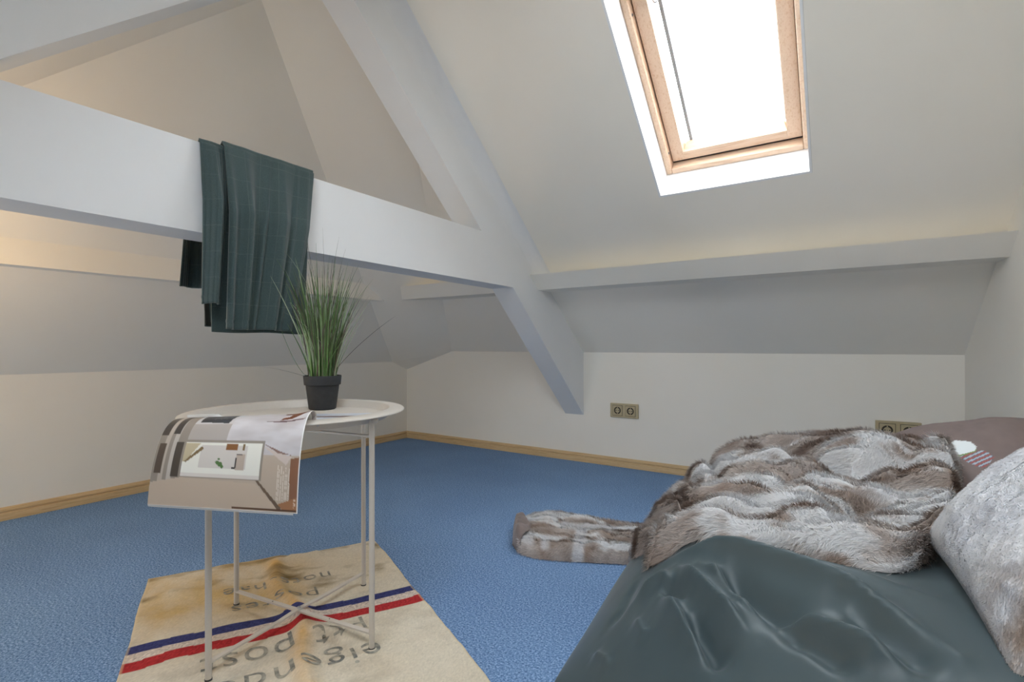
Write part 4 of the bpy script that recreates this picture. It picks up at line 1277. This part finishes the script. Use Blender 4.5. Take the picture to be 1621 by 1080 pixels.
def project(P):
    q = P - CAMP
    d = q @ FWD
    return CX + FPX * (q @ RGT) / d, CY - FPX * q[..., 2] / d
def taupe_cushion():
    o0 = np.array([0.250, 1.66, 0.352])
    root = tag(empty('cushion', tuple(o0)), 'plain taupe cushion with a white and red printed motif, tucked between throw and wall', 'cushion')
    ex, ey, ez = basis((-0.28, -0.36, 0.9), (0.08, 0.9, 0.3), 0.0)
    F, B, a, b = pillow_grid(260, 0.35, 0.50, 0.19)
    F[..., 2] += (0.006 * fbm(a * 2.2, b * 2.2 + 2, 3)) * (1 - a ** 4) * (1 - b ** 4)
    PF = place(F, (0, 0, 0), ex, ey, ez); PB = place(B, (0, 0, 0), ex, ey, ez)
    lin = lambda *c: np.array(srgb(*c)[:3])
    # printed motif: a white shape with a green rim and a striped feather
    u, v = project(PF + o0)
    k = (0.5 + 0.5 * fbm(a * 8, b * 8, 3))[..., None]
    col = lin(134, 120, 116) * k + lin(124, 110, 107) * (1 - k)
    def poly(pts):
        ins = np.zeros(u.shape, bool); j = len(pts) - 1
        for i in range(len(pts)):
            xi, yi = pts[i]; xj, yj = pts[j]
            ins ^= ((yi > v) != (yj > v)) & (u < (xj - xi) * (v - yi) / (yj - yi + 1e-12) + xi); j = i
        return ins
    W = [(1470, 724), (1490, 705), (1512, 697), (1536, 699), (1546, 707), (1544, 714), (1524, 719), (1510, 722), (1506, 728), (1470, 733)]
    col[poly([(x, y + 2.6) for x, y in W])] = lin(128, 150, 96)
    col[poly(W)] = lin(232, 238, 240)
    st_ = poly([(1519, 723), (1552, 713), (1562, 715), (1574, 724), (1566, 734), (1558, 741), (1545, 738), (1530, 731)])
    m_ = np.sin((u * 0.45 + v * 1.0) * 0.85)
    pal = np.where((m_ > 0.35)[..., None], lin(176, 188, 200), np.where((m_ < -0.3)[..., None], lin(164, 100, 96), lin(98, 100, 116)))
    col[st_] = pal[st_]
    o = grid_mesh('cover_front', PF, M['cushion_print'], root, col); o2 = grid_mesh('cover_back', PB, M['taupe'], root, flip=True)
    return root
taupe_cushion()

def white_cushion():
    o0 = np.array([0.308, 1.000, 0.464])
    root = tag(empty('fur_cushion', tuple(o0)), 'fluffy white fur cushion with a brown corner leaning at the right end of the bed', 'cushion')
    loc = np.array(o0)
    ex, ey, ez = basis((-0.66, -0.20, 0.72), (0.70, 0.0, 0.70), 0.0)
    F, B, a, b = pillow_grid(140, 0.345, 0.46, 0.19, 0.05)
    bumps = 0.010 * fbm(a * 3.2 + 1, b * 3.2, 4) + 0.005 * (0.5 - np.abs(fbm(a * 5 + 8, b * 5, 3))) + 0.0015 * fbm(a * 22, b * 22, 2)
    F[..., 2] += bumps * (1 - a ** 6) * (1 - b ** 6)
    lin = lambda *c: np.array(srgb(*c)[:3])
    def colour(a, b):
        k = np.clip(0.5 + 0.8 * fbm(a * 4, b * 4 + 9, 3), 0, 1)[..., None]
        c = lin(250, 251, 254) * k + lin(232, 233, 238) * (1 - k)
        st_ = (np.exp(-(((a - STX) / 0.40) ** 2 + ((b + 0.75) / 0.35) ** 2)) * np.clip(0.7 + 1.1 * fbm(a * 7, b * 7, 3), 0, 1))[..., None]
        return c * (1 - st_) + lin(172, 148, 128) * st_
    # the brown corner is the near lower one
    STX = -1.0 if (ex @ np.array([0, 1.0, 0])) > 0 else 1.0
    PF = place(F, o0, ex, ey, ez); PB = place(B, o0, ex, ey, ez)
    for nm, P, fl in (('front', PF, False), ('back', PB, True)):
        col = colour(a, b)
        N_ = grid_normals(P)
        s = 1 if np.sum(N_[70, 70] * ez) > 0 else -1
        N_ = N_ * s * (1 if nm == 'front' else -1)
        grid_mesh('cover_' + nm, P - loc, M['fur'], root, col * 0.95, flip=fl)
        cnt = 110000 if nm == 'front' else 10000
        fi, fj = surf_sample(P, cnt)
        rp = bil(P, fi, fj); nr = bil(N_, fi, fj); nr /= np.linalg.norm(nr, axis=1, keepdims=True) + 1e-9
        c = bil(col, fi, fj) * (1 + 0.04 * RNG.standard_normal(cnt))[:, None]
        ang = 2.0 * fbm(rp[:, 1] * 9, rp[:, 2] * 9, 3)
        fl_ = np.array([-0.3, -0.3, -0.9]) + np.sin(ang)[:, None] * ex * 1.2 + RNG.normal(size=(cnt, 3)) * 0.25
        fl_ = fl_ - nr * np.sum(fl_ * nr, 1, keepdims=True); fl_ /= np.linalg.norm(fl_, axis=1, keepdims=True)
        strands('fur_pile', rp - loc, nr, fl_, 0.0042 * (0.6 + 0.6 * RNG.random(cnt)), 0.0006 * (0.7 + 0.6 * RNG.random(cnt)), c, M['fur'], root, lean=0.88)
    return root
white_cushion()
